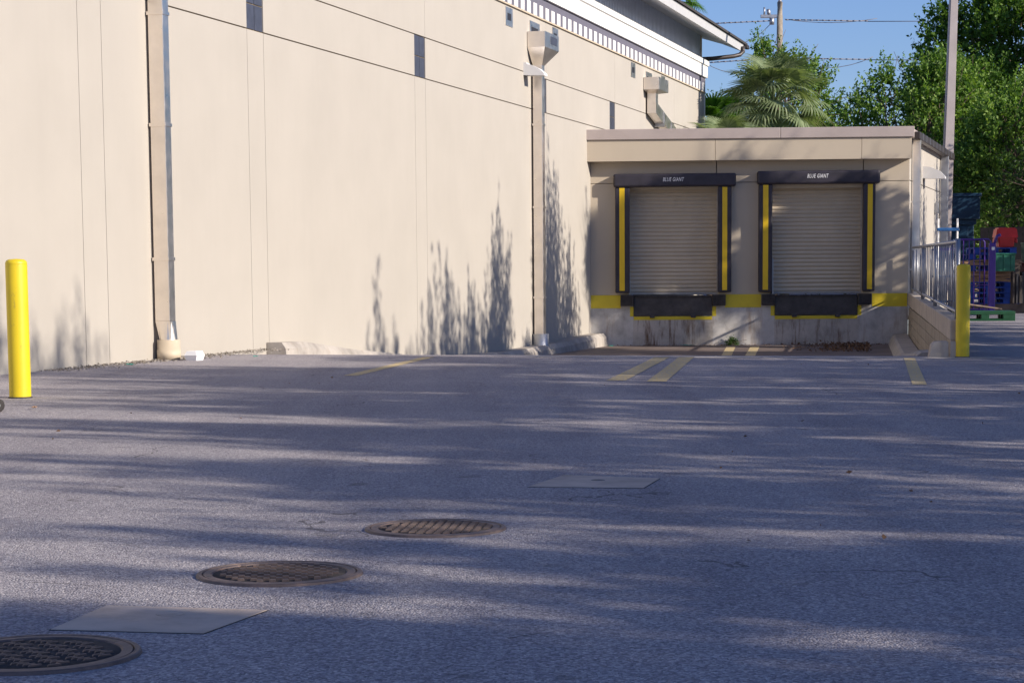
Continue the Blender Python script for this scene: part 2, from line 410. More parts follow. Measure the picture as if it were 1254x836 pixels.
# dentil band, soffit and cornice
wbox('dentil_backing', MT['slotgrey'], -16, S1 - .03, -.03, .03, 7.31, 7.79)
wbox('dentil_ledge', MT['beigepipe'], -16, S1, -.03, .05, 7.285, 7.315)
dn = wbox('dentil', MT['white'], -.15, .15, .031, .055, 7.318, 7.60, .004)
dn.location = (-15.7, 0, 0)
k = 1
while -15.7 + k * .556 < S1 - .1:
    share('dentil', dn, wh, (-15.7 + k * .556, 0, 0)); k += 1
bm = bmesh.new()   # cornice profile: (off, z), soffit first
b_prism(bm, [(.03, 7.792), (-.10, 7.792), (-.10, 8.17), (-.15, 8.19), (-.15, 8.345), (.55, 8.345), (.55, 8.2), (.03, 8.2)], 'x', -16, S1 + .12)
done('cornice', bm, MT['white'], wh)
bm = bmesh.new(); b_prism(bm, [(-.154, 8.346), (-.16, 8.36), (.5, 8.40), (.55, 8.348)], 'x', -16, S1 + .14); done('coping', bm, MT['galvdull'], wh)
wbox('corner_trim', MT['white'], S1 - .045, S1 + .03, -.4, .03, 4.2, 7.785)
# clerestory behind the parapet, its wide eave keeps the siding in shade
CE = 17.3
sid = bmesh.new()
x = -6.; 
while x < CE - .02:
    b_box(sid, x, min(x + .13, CE), .3, .33, 8.3, 9.6); b_box(sid, x + .13, min(x + .2, CE), .325, .345, 8.3, 9.6); x += .2
done('ribbed_siding', sid, MT['siding'], wh)
wbox('corner_post', MT['beigepipe'], CE, CE + .22, -.55, -.28, 8.3, 9.6)
wbox('clerestory_wall', MT['wall'], -6, CE + .2, -9, -.36, 8.3, 9.55)
EO, EZ, ES = .95, 8.86, 19.0     # eave overhang, underside height, far end
bm = bmesh.new()
b_prism(bm, [(-EO + .02, EZ + .02), (.3, EZ + .52), (9, EZ + 3.0), (9, EZ + 3.1), (-EO + .02, EZ + .1)], 'x', -6, ES - .02); done('roof_deck', bm, MT['rake'], wh)
bm = bmesh.new(); b_prism(bm, [(-EO, EZ), (-EO - .03, EZ + .26), (-EO + .02, EZ + .26), (-EO + .02, EZ)], 'x', -6, ES); done('fascia_board', bm, MT['rake'], wh)
bm = bmesh.new(); b_prism(bm, [(-EO - .1, EZ + .262), (-EO - .1, EZ + .33), (9, EZ + 3.2), (9, EZ + 3.12)], 'x', -6, ES + .1); done('roof_covering', bm, MT['roofdark'], wh)
gut = wbox('gutter_end', MT['bronze'], ES - .35, ES + .12, EO + .035, EO + .16, EZ + .12, EZ + .255, .02)
tube('eave_downspout', MT['bronze'], wh, [(ES - .75, -EO - .08, EZ + .14), (ES - .75, -EO - .08, EZ - .03), (ES - .85, -EO + .02, EZ - .15), (ES - 1.1, -EO + .2, EZ - .22), (CE + .35, -.05, EZ - .30), (CE + .1, .3, EZ - .33)], .075, 10)

# scuppers
def scupper(s0, s1, z0, z1):
    bm = bmesh.new(); f = .13
    b_box(bm, s0, s0 + f, -.012, .0, z0, z1); b_box(bm, s1 - f, s1, -.012, 0, z0, z1)
    b_box(bm, s0 + f, s1 - f, -.012, 0, z0, z0 + f); b_box(bm, s0 + f, s1 - f, -.012, 0, z1 - f, z1)
    o = done('scupper_frame', bm, MT['galv'], wh)
    box('scupper_opening', MT['black'], o, s0 + f, s1 - f, -.004, .0, z0 + f, z1 - f)
for s in (-8.1, -3.95, 4.93, 9.2): scupper(s, s + .58, 6.82, 7.24)
for s in (-6.05, 6.95): scupper(s, s + .9, 6.70, 7.16)

# downspouts
def downspout(s, w, off0, off1, z0, z1, joints):
    o = wbox('downspout', MT['galv'], s, s + w, off0, off1, z0, z1, .006)
    for z in joints:
        wbox('strap', MT['galv'], s - .012, s + w + .012, off0 - .02, off1 + .012, z, z + .05, .004, o)
    return o
d1 = downspout(-26.57, .19, .04, .27, .56, 8.0, (1.42, 3.32, 4.88))
bm = bmesh.new()   # square-to-round transition
sq = [(-26.57, -.27), (-26.38, -.27), (-26.38, -.04), (-26.57, -.04)]
ring = [(-26.46 + .13 * math.cos(a), -.19 + .13 * math.sin(a)) for a in [R(-135 + 15 * k) for k in range(24)]]
top = []
for k in range(24):
    q = k // 6; f = (k % 6) / 6; A_, B_ = sq[q], sq[(q + 1) % 4]
    top.append(bm.verts.new((A_[0] + (B_[0] - A_[0]) * f, A_[1] + (B_[1] - A_[1]) * f, .56)))
bot = [bm.verts.new((p[0], p[1], .28)) for p in ring]
for k in range(24): bm.faces.new((bot[k], bot[(k + 1) % 24], top[(k + 1) % 24], top[k]))
done('transition', bm, MT['galv'], d1)
bm = bmesh.new(); b_lathe(bm, [(0, .29), (.165, .29), (.165, .15), (.172, .15), (.172, .01), (.15, .01), (.15, -.1)], 28, (-26.46, -.19, 0)); done('base_pipe', bm, MT['beigepipe'], d1)
def head(s, w, o1, zt, zb, parent):
    """conductor head: box top, tapered hopper, overflow slot in the front"""
    bm = bmesh.new()
    b_box(bm, s - .33, s + w + .75, -o1 - .16, -.015, zt - .36, zt)
    A = [(s - .33, -o1 - .16), (s + w + .75, -o1 - .16), (s + w + .75, -.015), (s - .33, -.015)]
    B = [(s - .005, -o1 - .005), (s + w + .005, -o1 - .005), (s + w + .005, -.05), (s - .005, -.05)]
    va = [bm.verts.new((*p, zt - .361)) for p in A]; vb = [bm.verts.new((*p, zb)) for p in B]
    for k in range(4): bm.faces.new((va[k], va[(k + 1) % 4], vb[(k + 1) % 4], vb[k]))
    h = done('conductor_head', bm, MT['galv'], parent)
    return h
d2 = downspout(-5.95, .22, .05, .28, -.40, 6.2, (.6, 2.75, 4.7))
head(-5.95, .22, .28, 6.87, 6.12, d2)
wbox('overflow_slot', MT['slate'], -5.75, -5.15, .44, .446, 6.62, 6.80, 0, d2)
bm = bmesh.new(); b_lathe(bm, [(0, -.25), (.2, -.25), (.2, -.76)], 24, (-5.84, -.17, 0)); done('base_pipe', bm, MT['galvdull'], d2)
d3 = downspout(6.95, .3, .05, .32, 6.20, 6.55, ())
head(6.95, .3, .32, 6.95, 6.50, d3)
bm = bmesh.new(); b_prism(bm, [(6.95, 6.21), (7.25, 6.21), (11.6, 5.36), (11.6, 4.98), (6.95, 5.92)], 'y', -.32, -.05); done('angled_run', bm, MT['galv'], d3)
for q in (.33, .66):
    x = 6.95 + 3.5 * q; z = 6.08 - .75 * q
    bm = bmesh.new(); b_prism(bm, [(x - .03, z + .2), (x + .03, z + .18), (x + .03, z - .24), (x - .03, z - .22)], 'y', -.335, -.04); done('seam', bm, MT['galvdull'], d3)
# wall lights
def wall_light(parent, s, z, sgn=1, L_=.5):
    bm = bmesh.new()
    prof = [(-.0, 0), (-L_, -.02), (-L_, .03), (-L_ * .72, .15), (-L_ * .38, .23), (-.09, .25), (-.07, .29), (0, .29)]
    b_prism(bm, [(u, v + z) for u, v in prof], 'x', s - .16, s + .16)
    return done('wall_light', bm, MT['lampwhite'], parent)
wall_light(wh, -6.45, 5.83)
wall_light(wh, 13.9, 4.95, 1, .45)

# ------------------------------------------------------------------ curbs along the wall
def curb(name, label, pts, w, hgt, parent_rot=None):
    bm = bmesh.new(); prev = None
    for (s, z) in pts:
        prof = [(.012, z - .5), (.012, z), (w * .8, z), (w, z - .10), (w + .04, z - .5)]
        ring = [bm.verts.new(wp(s, o, zz) - K) for o, zz in prof]
        if prev:
            for i in range(len(prof) - 1): bm.faces.new((prev[i], prev[i + 1], ring[i + 1], ring[i]))
        else: bm.faces.new(ring)
        prev = ring
    bm.faces.new(prev[::-1])
    return tag(done(name, bm, MT['curb'], None, tuple(K)), label, 'curb')
curb('concrete_curb', 'sloping concrete curb end left of the pit, tapering down beside the sunlit wall', [(-22.4, .11), (-21.4, .09), (-19, -.13), (-15.8, -.36), (-13.5, -.48)], .34, .25)
curb('concrete_curb', 'concrete curb at the wall foot under the middle downspout, near the dock corner', [(-13.2, -.5), (-9, -.55), (-6.9, -.53), (-4.2, -.50), (-1.0, -.42), (.1, -.41)], .42, .25)

# ------------------------------------------------------------------ dock building
dk = empty('loading_dock', K, math.atan2(de.y, de.x), 'low tan loading dock building with two shutter doors and a concrete base', 'building')
def dbox(name, m, s0, s1, o0, o1, z0, z1, bev=0., parent=None): return box(name, m, parent or dk, s0, s1, -o1, -o0, z0, z1, bev)
DW = 8.44
DOORS = ((1.02, 3.40, .655, 3.80, 3.47), (4.80, 7.23, 4.46, 7.59, 3.51))
# concrete base with leveller pits, in pieces that butt
def base_piece(s0, s1, z0, z1): return dbox('foundation', MT['found_stained' if z1 < .1 else 'found'], s0, s1, -.4, 0, z0, z1)
base_piece(0, 1.13, PIT - .2, .605); base_piece(3.26, 4.90, PIT - .2, .605); base_piece(7.12, DW, PIT - .2, .605)
base_piece(1.13, 3.26, PIT - .2, .03); base_piece(4.90, 7.12, PIT - .2, .03)
# wall panels between and above the doors
dbox('wall_core', MT['joint'], .01, DW - .03, -.9, -.55, .6, 4.6)
pan = [(0, 3.34), (3.36, 7.22), (7.24, DW)]
for a, b in ((0., 1.0), (3.42, 4.78), (7.25, DW)):
    dbox('wall_panel', MT['dockwall'], a, b, -.55, 0, .607, 3.56, .003)
for a, b in pan: dbox('wall_panel', MT['dockwall'], a, b - .0, -.55, 0, 3.575, 4.6, .003)
for a, b in ((1.0, 3.42), (4.78, 7.25)): dbox('lintel', MT['dockwall'], a + .002, b - .002, -.5, -.002, 3.40, 3.572)
# fascia, coping and roof
FO = .37
for a, b in ((-.09, 3.29), (3.30, 7.13), (7.14, 8.44)): dbox('fascia_panel', MT['dockwall'], a, b, 0.002, FO, 4.13, 4.69, .004)
for a, b in ((-.11, 5.0), (5.006, 8.50)): dbox('coping', MT['coping'], a, b, -.3, FO + .05, 4.692, 4.965, .012)
dbox('roof', MT['roofdark'], .02, DW, -14.5, -.31, 4.5, 4.86)
# yellow band round the foot of the doors
YB = .006
for a, b in ((0.0, .80), (3.58, 4.545), (7.49, DW - .02)): dbox('yellow_band', MT['yellow'], a, b, 0, YB, .255, .604)
for a, b in ((1.045, 1.14), (3.245, 3.35), (4.80, 4.905), (7.11, 7.21)): dbox('yellow_band', MT['yellow'], a, b, 0, YB, .03, .29)
for a, b in ((1.145, 3.24), (4.91, 7.105)): dbox('yellow_band', MT['yellow'], a, b, 0, YB, -.065, .028)
# doors, seals, levellers, bumpers
slat_src = None
for di, (x0, x1, sx0, sx1, ztop) in enumerate(DOORS):
    dr = bmesh.new(); b_box(dr, x0 - .02, x1 + .02, .29, .32, .60, ztop + .1); door = done('shutter_door', dr, MT['slatframe'], dk)
    nsl = 27; hs = (ztop + .08 - .66) / nsl
    for k in range(nsl):
        z = .66 + k * hs
        if slat_src is None or k == 0:
            bm = bmesh.new()
            prof = [(0.0, 0.), (-.012, .012), (-.026, hs * .35), (-.026, hs * .62), (-.010, hs - .018), (-.002, hs - .012), (-.002, hs)]
            b_prism(bm, [(.29 + p, q) for p, q in prof] + [(.292, hs), (.292, 0)], 'x', x0 + .03, x1 - .03)
            slat_src = done('slat', bm, MT['slat'], door, (0, 0, z))
        else: share('slat', slat_src, door, (0, 0, z))
    dbox('bottom_bar', MT['slatframe'], x0 + .03, x1 - .03, -.285, -.245, .612, .657, .004, door)
    for a, b in ((x0 - .02, x0 + .03), (x1 - .03, x1 + .02)): dbox('guide_rail', MT['slatframe'], a, b, -.289, -.2, .608, ztop, .004, door)
    for a, b, o0, o1 in ((x0 - .02, x0 + .0, -.2, -.003), (x1 - .0, x1 + .02, -.2, -.003)): dbox('door_jamb', MT['dockwall'], a, b, o0, o1, .608, ztop)
    # dock seal: head pad, two side pads with a yellow guide strip each
    seal = dbox('dock_seal', MT['pad'], sx0 - .045, sx1 + .055, .0, .28, ztop - .012, ztop + .335, .05)
    for a, b, ya, yb in ((sx0, x0 + .02, sx0 + .11, sx0 + .25), (x1 - .02, sx1 - .06, x1 + .095, x1 + .225)):
        p = dbox('side_pad', MT['pad'], a, b, .002, .22, .665, ztop - .014, .025, seal)
        dbox('guide_strip', MT['yellowpad'], ya, yb, .221, .229, .72, ztop - .03, .002, seal)
    # pleats across the pads
    # leveller lip and bumpers
    lx0, lx1 = (1.15, 3.235) if di == 0 else (4.915, 7.10)
    lev = bmesh.new(); b_box(lev, lx0, lx1, -.035, .25, .045, .57, .008); lv = done('dock_leveller', lev, MT['steel'], dk)
    dbox('lip_hinge', MT['steel'], lx0 + .02, lx1 - .02, .036, .06, .53, .585, .006, lv)
    nh = 7
    for k in range(nh):
        w = (lx1 - lx0) / nh; dbox('hinge_knuckle', MT['rubber'], lx0 + k * w + .02, lx0 + (k + 1) * w - .03, .061, .078, .545, .58, .004, lv)
    for q in (.235, .76):
        x = lx0 + (lx1 - lx0) * q; dbox('lip_keeper', MT['steel'], x - .065, x + .065, .008, .1, -.01, .08, .008, lv)
    for a, b in ((lx0 - .36, lx0 - .01), (lx1 + .01, lx1 + .36)):
        bp = dbox('dock_bumper', MT['rubber'], a, b, YB + .002, .16, .31, .60, .012)
        for k in range(6):
            w = (b - a) / 6; dbox('rubber_layer', MT['rubber'], a + k * w + .006, a + (k + 1) * w - .006, .161, .172, .32, .59, .003, bp)
    dbox('rail_post', MT['galvdull'], sx0 + .37, sx0 + .40, -.19, .14, .61, 1.55 if di else 1.2, .003, seal)
    # print on the head pad
    cu = bpy.data.curves.new('lettering', 'FONT'); cu.body = 'BLUE GIANT'; cu.size = .145; cu.shear = .25; cu.align_x = 'CENTER'; cu.space_character = 1.12; cu.offset = .001; cu.extrude = .001; cu.resolution_u = 2
    t = bpy.data.objects.new('tmp', cu); COL.objects.link(t); bpy.context.view_layer.update()
    me = bpy.data.meshes.new_from_object(t.evaluated_get(bpy.context.evaluated_depsgraph_get())); bpy.data.objects.remove(t)
    o = link('lettering', me, MT['lettering'], seal); me.materials.clear(); me.materials.append(MT['lettering'])
    o.location = ((2.19, 5.995)[di], -.283, (3.60, 3.655)[di]); o.rotation_euler = (R(90), 0, 0); o.scale = (.62, 1, 1)

# right-hand side wall (own frame, runs back and to the right)
SA = R(16.87); sd = Vector((math.sin(SA), math.cos(SA), 0)); B0 = dp(DW)
inv = Matrix.Rotation(-math.atan2(de.y, de.x), 3, 'Z')
def side_part(name, m, bm):
    mtx = Matrix.Rotation(R(90) - SA, 4, 'Z'); mtx.translation = B0 - K
    bm.transform(Matrix.Rotation(-math.atan2(de.y, de.x), 4, 'Z') @ mtx); return done(name, bm, m, dk)
def sbox(name, m, s0, s1, o0, o1, z0, z1, bev=0.):
    bm = bmesh.new(); b_box(bm, s0, s1, -o1, -o0, z0, z1, bev); return side_part(name, m, bm)
sbox('side_wall_panel', MT['wall'], .03, 5.2, -.4, 0, -.1, 3.57, .003); sbox('side_wall_panel', MT['wall'], 5.22, 11., -.4, 0, -.1, 3.57, .003)
sbox('side_wall_panel', MT['wall'], .03, 11., -.4, 0, 3.59, 4.69, .003)
sbox('side_coping', MT['coping'], -.28, 11.1, -.3, .1, 4.70, 4.93, .012)
sbox('side_gutter', MT['bronze'], .2, 11.2, .101, .25, 4.66, 4.86, .02)
for s in range(1, 11): sbox('gutter_strap', MT['galvdull'], s, s + .05, .252, .257, 4.67, 4.86)
sbox('side_downspout', MT['galv'], .5, .66, .03, .24, .2, 4.66, .01); sbox('downspout_strap', MT['galv'], .48, .68, .0, .252, 3.0, 3.05); sbox('downspout_strap', MT['galv'], .48, .68, .0, .252, 1.2, 1.25)
sbox('far_downspout', MT['galvdull'], 8.9, 9.1, .03, .25, .2, 4.66, .01)
bm = bmesh.new(); b_prism(bm, [(0, 0), (-.62, -.02), (-.62, .04), (-.46, .2), (-.2, .31), (0, .33)], 'x', 3.6, 3.95); bm.transform(Matrix.Translation((0, 0, 3.78))); side_part('wall_light', MT['lampwhite'], bm)
bm = bmesh.new(); b_tube(bm, [(3.77, -.02, 3.78), (3.77, -.02, 3.5)], .03); side_part('conduit', MT['galvdull'], bm)
sbox('electric_box', MT['galvdull'], 7.2, 7.5, 0, .12, 2.9, 3.2, .01)

# ------------------------------------------------------------------ wing wall of the truck pit
rw = empty('retaining_wall', RA, math.atan2(rd.y, rd.x), 'block retaining wall with thick concrete cap on the right side of the pit', 'wall')
# local +x runs toward the near end, local -y ... the pit lies on the side of rn_
sg = 1 if (Matrix.Rotation(-math.atan2(rd.y, rd.x), 3, 'Z') @ rn_).y > 0 else -1
def yb(a, b): return (min(sg * a, sg * b), max(sg * a, sg * b))
bm = bmesh.new()
zc0, zc1 = .60, .515
y0, y1 = yb(0., -.22)
P = [(-.02, zc0), (RL, zc1), (RL, zc1 - .29), (-.02, zc0 - .33)]
b_prism(bm, P, 'y', y0, y1)
bmesh.ops.bevel(bm, geom=bm.edges[:], offset=.012, segments=1, affect='EDGES')
done('wall_cap', bm, MT['cap'], rw)
ya, yb_ = yb(-.05, -.19); box('wall_core', MT['joint'], rw, 0, RL - .03, ya, yb_, -.95, .215)
bl_l, bl_h = 2.2, .2
z = PIT - .02; course = 0; src = None
while z < .2:
    x = -.5 * bl_l * (course % 2)
    while x < RL - .02:
        a = max(x, 0) + .005; b = min(x + bl_l, RL - .02) - .005
        zt = min(z + bl_h - .01, .222)
        ground_z = PIT if a < 10 else 0 if a > 25.5 else PIT * (1 - (a - 10) / 16)
        if zt > ground_z - .1 and b - a > .1 and zt - z > .04:
            q0, q1 = yb(-.012 - random.uniform(0, .006), -.05)
            box('wall_block', MT['cmu'], rw, a, b, q0, q1, z, zt, .004)
        x += bl_l
    z += bl_h; course += 1
q0, q1 = yb(.0, -.2); box('end_pier', MT['cap'], rw, RL + .004, RL + .10, q0, q1, -.1, .225, .01)
# wheel curb inside the pit and the short concrete block that ends it
wc = bmesh.new()
def rp(s, o, z): return RA + rd * s + rn_ * o + Vector((0, 0, z))
prev = None
for s, zt in ((.1, -.46), (6, -.49), (13, -.48), (19, -.22), (23.5, .0), (25.0, .02)):
    prof = [(.02, zt - .7), (.02, zt), (.34, zt - .02), (.40, zt - .06), (.56, zt - .4), (.58, zt - .7)]
    ring = [wc.verts.new(rp(s, o, z_) - RA) for o, z_ in prof]
    if prev:
        for i in range(5): wc.faces.new((prev[i], prev[i + 1], ring[i + 1], ring[i]))
    else: wc.faces.new(ring)
    prev = ring
wc.faces.new(prev[::-1])
tag(done('wheel_curb', wc, MT['curb'], None, tuple(RA)), 'low concrete wheel curb inside the pit at the foot of the block wall', 'curb')
eb = bmesh.new(); b_prism(eb, [(-.20, -.3), (-.12, .17), (-.08, .21), (.10, .225), (.12, .19), (.12, -.3)], 'y', -.16, .16)
bmesh.ops.bevel(eb, geom=eb.edges[:], offset=.007, segments=1, affect='EDGES')
o = tag(done('concrete_block', eb, MT['cap'], None, (5.97, 28.5, 0), R(-8)), 'broken sloped concrete end block between the block wall and the yellow bollard', 'block')
# railing on the wall cap
rl = empty('guard_railing', RA + Vector((0, 0, .56)), math.atan2(rd.y, rd.x), 'galvanised picket guard railing along the top of the retaining wall', 'railing')
RY = -sg * .11; R1_ = RL - .45
def rz(x): return .04 - (.085) * x / RL
tube('top_rail', MT['galvdull'], rl, [(.2, RY, rz(.2) + 1.20), (R1_, RY, rz(R1_) + 1.08)], .032, 10)
tube('bottom_rail', MT['galvdull'], rl, [(.2, RY, rz(.2) + .11), (R1_, RY, rz(R1_) + .10)], .028, 8)
bm = bmesh.new(); b_tube(bm, [(0, 0, 0), (0, 0, 1.17)], .036, 10); po = done('rail_post', bm, MT['galvdull'], rl, (R1_, RY, rz(R1_) - .045))
for x in (.25, RL * .35, RL * .65): share('rail_post', po, rl, (x, RY, rz(x) - .04))
bm = bmesh.new(); b_tube(bm, [(0, 0, 0), (0, 0, 1.03)], .0125, 6); pk = done('picket', bm, MT['galvdull'], rl, (.6, RY, rz(.6) + .1))
xs = []; x = .9
while x < R1_ - .2: xs.append(x); x += 1.3 - .023 * x
for x in xs: share('picket', pk, rl, (x, RY, rz(x) + .1))

# ------------------------------------------------------------------ bollards
def bollard(loc, h, r, label):
    t = empty('bollard', loc, 0, label, 'bollard', 'yellow bollards')
    bm = bmesh.new(); b_lathe(bm, [(r, -.05), (r, h - .07), (r * .985, h - .055)], 40); done('sleeve', bm, MT['bollard'], t)
    bm = bmesh.new(); b_lathe(bm, [(r * .99, h - .056), (r * 1.01, h - .05), (r * .93, h - .022), (r * .7, h - .006), (0, h)], 40); done('dome_cap', bm, MT['bollard'], t)
    bm = bmesh.new(); b_lathe(bm, [(r + .012, .0), (r + .012, .012), (r + .001, .014)], 40); done('base_ring', bm, MT['rubber'], t)
    return t
bollard((-4.92, 20.44, 0), 1.385, .108, 'tall yellow bollard standing near the warehouse wall at the left edge')
bollard((6.25, 28.3, 0), 1.285, .095, 'yellow bollard standing at the end of the railed retaining wall')

# ------------------------------------------------------------------ covers in the paving
def cover(loc, rot, style, label):
    t = empty('manhole_cover', loc, rot, label, 'manhole cover', 'round manhole covers in the paving')
    Rr = .33
    bm = bmesh.new(); b_lathe(bm, [(Rr + .010, -.01), (Rr + .002, .0095), (Rr - .003, .012), (Rr - .017, .012), (Rr - .019, .007)], 64, smooth=False); done('frame_ring', bm, MT['iron'], t)
    bm = bmesh.new(); ri_ = .272
    b_lathe(bm, [(Rr - .022, .006), (Rr - .024, .0108), (ri_ + .003, .0108), (ri_, .006), (0, .006)], 64, smooth=False); done('lid', bm, MT['iron'], t)
    MT['recess_dark'] = MT.get('recess_dark') or simple('dark_recess_floor', (.045, .038, .036), .95, var=.3, scale=60)
    bm = bmesh.new(); b_lathe(bm, [(0, .0063), (ri_ - .003, .0063), (ri_ - .003, .006)], 48); done('recess_disc', bm, MT['recess_dark'], t)  # dark disc over the recess floor sets the studs off
    st = None
    def put(x, y, w, l, a, hh=.008):
        nonlocal st
        if st is None:
            bm = bmesh.new(); b_prism(bm, [(-.5, 0), (-.40, 1), (.40, 1), (.5, 0)], 'y', -.5, .5); st = done('tread_stud', bm, MT['iron'], t)
            o = st
        else: o = share('tread_stud', st, t, (0, 0, 0))
        o.location = (x, y, .0064); o.rotation_euler = (0, 0, a); o.scale = (w, l, hh)
    if style == 0:
        g = .046
        for i in range(-5, 6):
            for j in range(-5, 6):
                x, y = i * g, j * g
                if x * x + y * y < (ri_ - .018) ** 2:
                    put(x + (j % 2) * g / 2, y, .034, .013, 0)
    elif style == 1:
        g = .05
        for i in range(-5, 6):
            for j in range(-5, 6):
                x, y = i * g + (j % 2) * g / 2, j * g * .9
                if x * x + y * y < (ri_ - .022) ** 2: put(x, y, .027, .021, 0, .009)
    else:
        g = .088
        for i in range(-3, 4):
            for j in range(-3, 4):
                for k in range(4):
                    x, y = i * g - (k - 1.5) * .012, j * g + (k - 1.5) * .0205
                    if x * x + y * y < (ri_ - .03) ** 2: put(x, y, .046, .0095, 0, .006)
    for a in (.2, 3.4):
        bm = bmesh.new(); b_box(bm, -.018, .018, -.007, .007, .0109, .0113); o = done('pick_hole', bm, MT['black'], t); o.location = (.29 * math.cos(a), .29 * math.sin(a), 0); o.rotation_euler = (0, 0, a + 1.57)
    return t
cover((-.364, 9.6, 0), .35, 0, 'farthest round iron manhole cover with a grid of cross bars, mostly in shade')
cover((-.94, 8.16, 0), .1, 1, 'middle round iron manhole cover with rusty square studs')
cover((-1.525, 6.43, 0), .55, 2, 'nearest round iron manhole cover with groups of parallel bars, cut by the left edge')
def slab(pts, label, handle, dark):
    c = sum((Vector(p) for p in pts), Vector()) / 4
    t = empty('utility_cover', c, 0, label, 'utility cover', 'square concrete utility lids')
    bm = bmesh.new(); b_prism(bm, [((Vector(p) - c).x, (Vector(p) - c).y) for p in pts], 'z', -.05, .0045)
    bmesh.ops.bevel(bm, geom=bm.edges[:], offset=.002, segments=1, affect='EDGES'); done('slab', bm, MT['lidconc'], t)
    bm = bmesh.new(); b_prism(bm, [((Vector(p) - c).x * 1.014, (Vector(p) - c).y * 1.025) for p in pts], 'z', -.05, .002); done('joint_gap', bm, MT['fencewood'], t)
    hx, hy = handle
    bm = bmesh.new()
    if dark:
        b_lathe(bm, [(.001, .0051), (.04, .0051), (.042, .0047)], 24); o = done('lifting_hole', bm, MT['black'], t)
    else:
        b_lathe(bm, [(.052, .0047), (.052, .006), (.047, .006), (.045, .0047)], 28, smooth=False); o = done('cast_ring', bm, MT['lidconc'], t)
        bm = bmesh.new(); b_box(bm, -.022, .022, -.006, .006, .0047, .0058); l = done('cast_mark', bm, MT['lidconc'], t); l.location = (hx, hy, 0)
    o.location = (hx, hy, 0)
slab([(-1.49, 7.40, 0), (-.885, 7.27, 0), (-1.045, 6.80, 0), (-1.583, 6.90, 0)], 'nearer square concrete utility lid lying between two manhole covers', (.03, .1), False)
slab([(.307, 12.13, 0), (.865, 11.89, 0), (.734, 11.36, 0), (.092, 11.48, 0)], 'farther square concrete utility lid with a dark lifting hole, out on the lot', (.0, .09), True)

# ------------------------------------------------------------------ poles and wires
lp = empty('light_pole', (13.92, 66, 0), 0, 'tall square grey light pole beside the dock corner', 'pole')
bm = bmesh.new()
a0, a1 = .175, .105; lean = Vector((.30, 0, 13.5))
vb = [bm.verts.new((x * a0, y * a0, .0)) for x, y in ((-1, -1), (1, -1), (1, 1), (-1, 1))]
vt = [bm.verts.new((x * a1 + lean.x, y * a1, lean.z)) for x, y in ((-1, -1), (1, -1), (1, 1), (-1, 1))]
for k in range(4): bm.faces.new((vb[k], vb[(k + 1) % 4], vt[(k + 1) % 4], vt[k]))
bm.faces.new(vt); bmesh.ops.bevel(bm, geom=[e for e in bm.edges if abs(e.verts[0].co.z - e.verts[1].co.z) > 1], offset=.02, segments=2, affect='EDGES')
done('shaft', bm, MT['polegrey'], lp); bm = bmesh.new(); b_lathe(bm, [(.3, 0), (.3, .5), (.25, .55), (0, .55)], 24); done('concrete_base', bm, MT['cap'], lp)
pp = empty('utility_pole', (14.35, 110, 0), 0, 'weathered wooden utility pole with wires beyond the trees', 'pole')
tube('pole', MT['wood'], pp, [(0, 0, 0), (.02, 0, 14.6), (.02, 0, 15.35)], [.22, .155, .145], 12)
tube('pole_cap', MT['galvdull'], pp, [(.02, 0, 15.36), (.02, 0, 15.62)], [.13, .02], 10)
bm = bmesh.new(); b_box(bm, -1.0, -.1, -.08, .08, 14.55, 14.72, .02, ); b_tube(bm, [(-.55, 0, 14.7), (-.6, 0, 15.0)], .1); b_tube(bm, [(-.8, 0, 14.7), (-.8, 0, 15.1)], .05); b_tube(bm, [(-.4, 0, 14.2), (-.4, 0, 14.55)], .13); done('bracket', bm, MT['galvdull'], pp)
def insul(x0, x1, z0, z1):
    bm = bmesh.new(); n = 14
    for k in range(n):
        t = k / (n - 1); c = Vector((x0 + (x1 - x0) * t, 0, z0 + (z1 - z0) * t)); dx = (x1 - x0) / n * .25
        b_tube(bm, [c - Vector((dx, 0, 0)), c + Vector((dx, 0, 0))], .036, 8)
    b_tube(bm, [(x0, 0, z0), (x1, 0, z1)], .03, 6); return done('insulator', bm, MT['wire'], pp)
insul(-.5, -4.4, 14.4, 14.25); insul(.4, 4.6, 14.45, 14.35); insul(-.3, -4.5, 12.45, 12.2); insul(.3, 4.6, 12.45, 12.35)
for x0, x1, z, sg_ in ((-.4, -4.4, 14.3, 1.1), (.3, 5.2, 14.5, .2), (-.3, -4., 12.3, .6), (.3, 5., 12.5, .55)):
    tube('jumper_wire', MT['wire'], pp, [(x0 + (x1 - x0) * t, .15, z - sg_ * 4 * t * (1 - t)) for t in [k / 8 for k in range(9)]], .018, 5)
for i, (pts, lab) in enumerate((([(-14, 14.0), (10, 14.27)], 'top overhead wire running left from the utility pole'), ([(19, 14.33), (40, 14.9)], 'top overhead wire running right from the utility pole'),
        ([(-14, 11.9), (10, 12.2)], 'middle overhead wire running left from the utility pole'), ([(19, 12.33), (40, 12.75)], 'middle overhead wire running right from the utility pole'),
        ([(-14, 9.8), (14.35, 10.4), (40, 10.85)], 'lowest overhead wire passing the utility pole above the palm'))):
    bm = bmesh.new(); P = []
    for (xa, za), (xb, zb) in zip(pts, pts[1:]):
        for k in range(9):
            t = k / 8; P.append((xa + (xb - xa) * t, 110, za + (zb - za) * t - .25 * 4 * t * (1 - t) * abs(xb - xa) / 28))
    c = Vector(P[0]); b_tube(bm, [Vector(p) - c for p in P], .022, 5)
    tag(done('power_line', bm, MT['wire'], None, tuple(c)), lab, 'power line', 'overhead power lines')

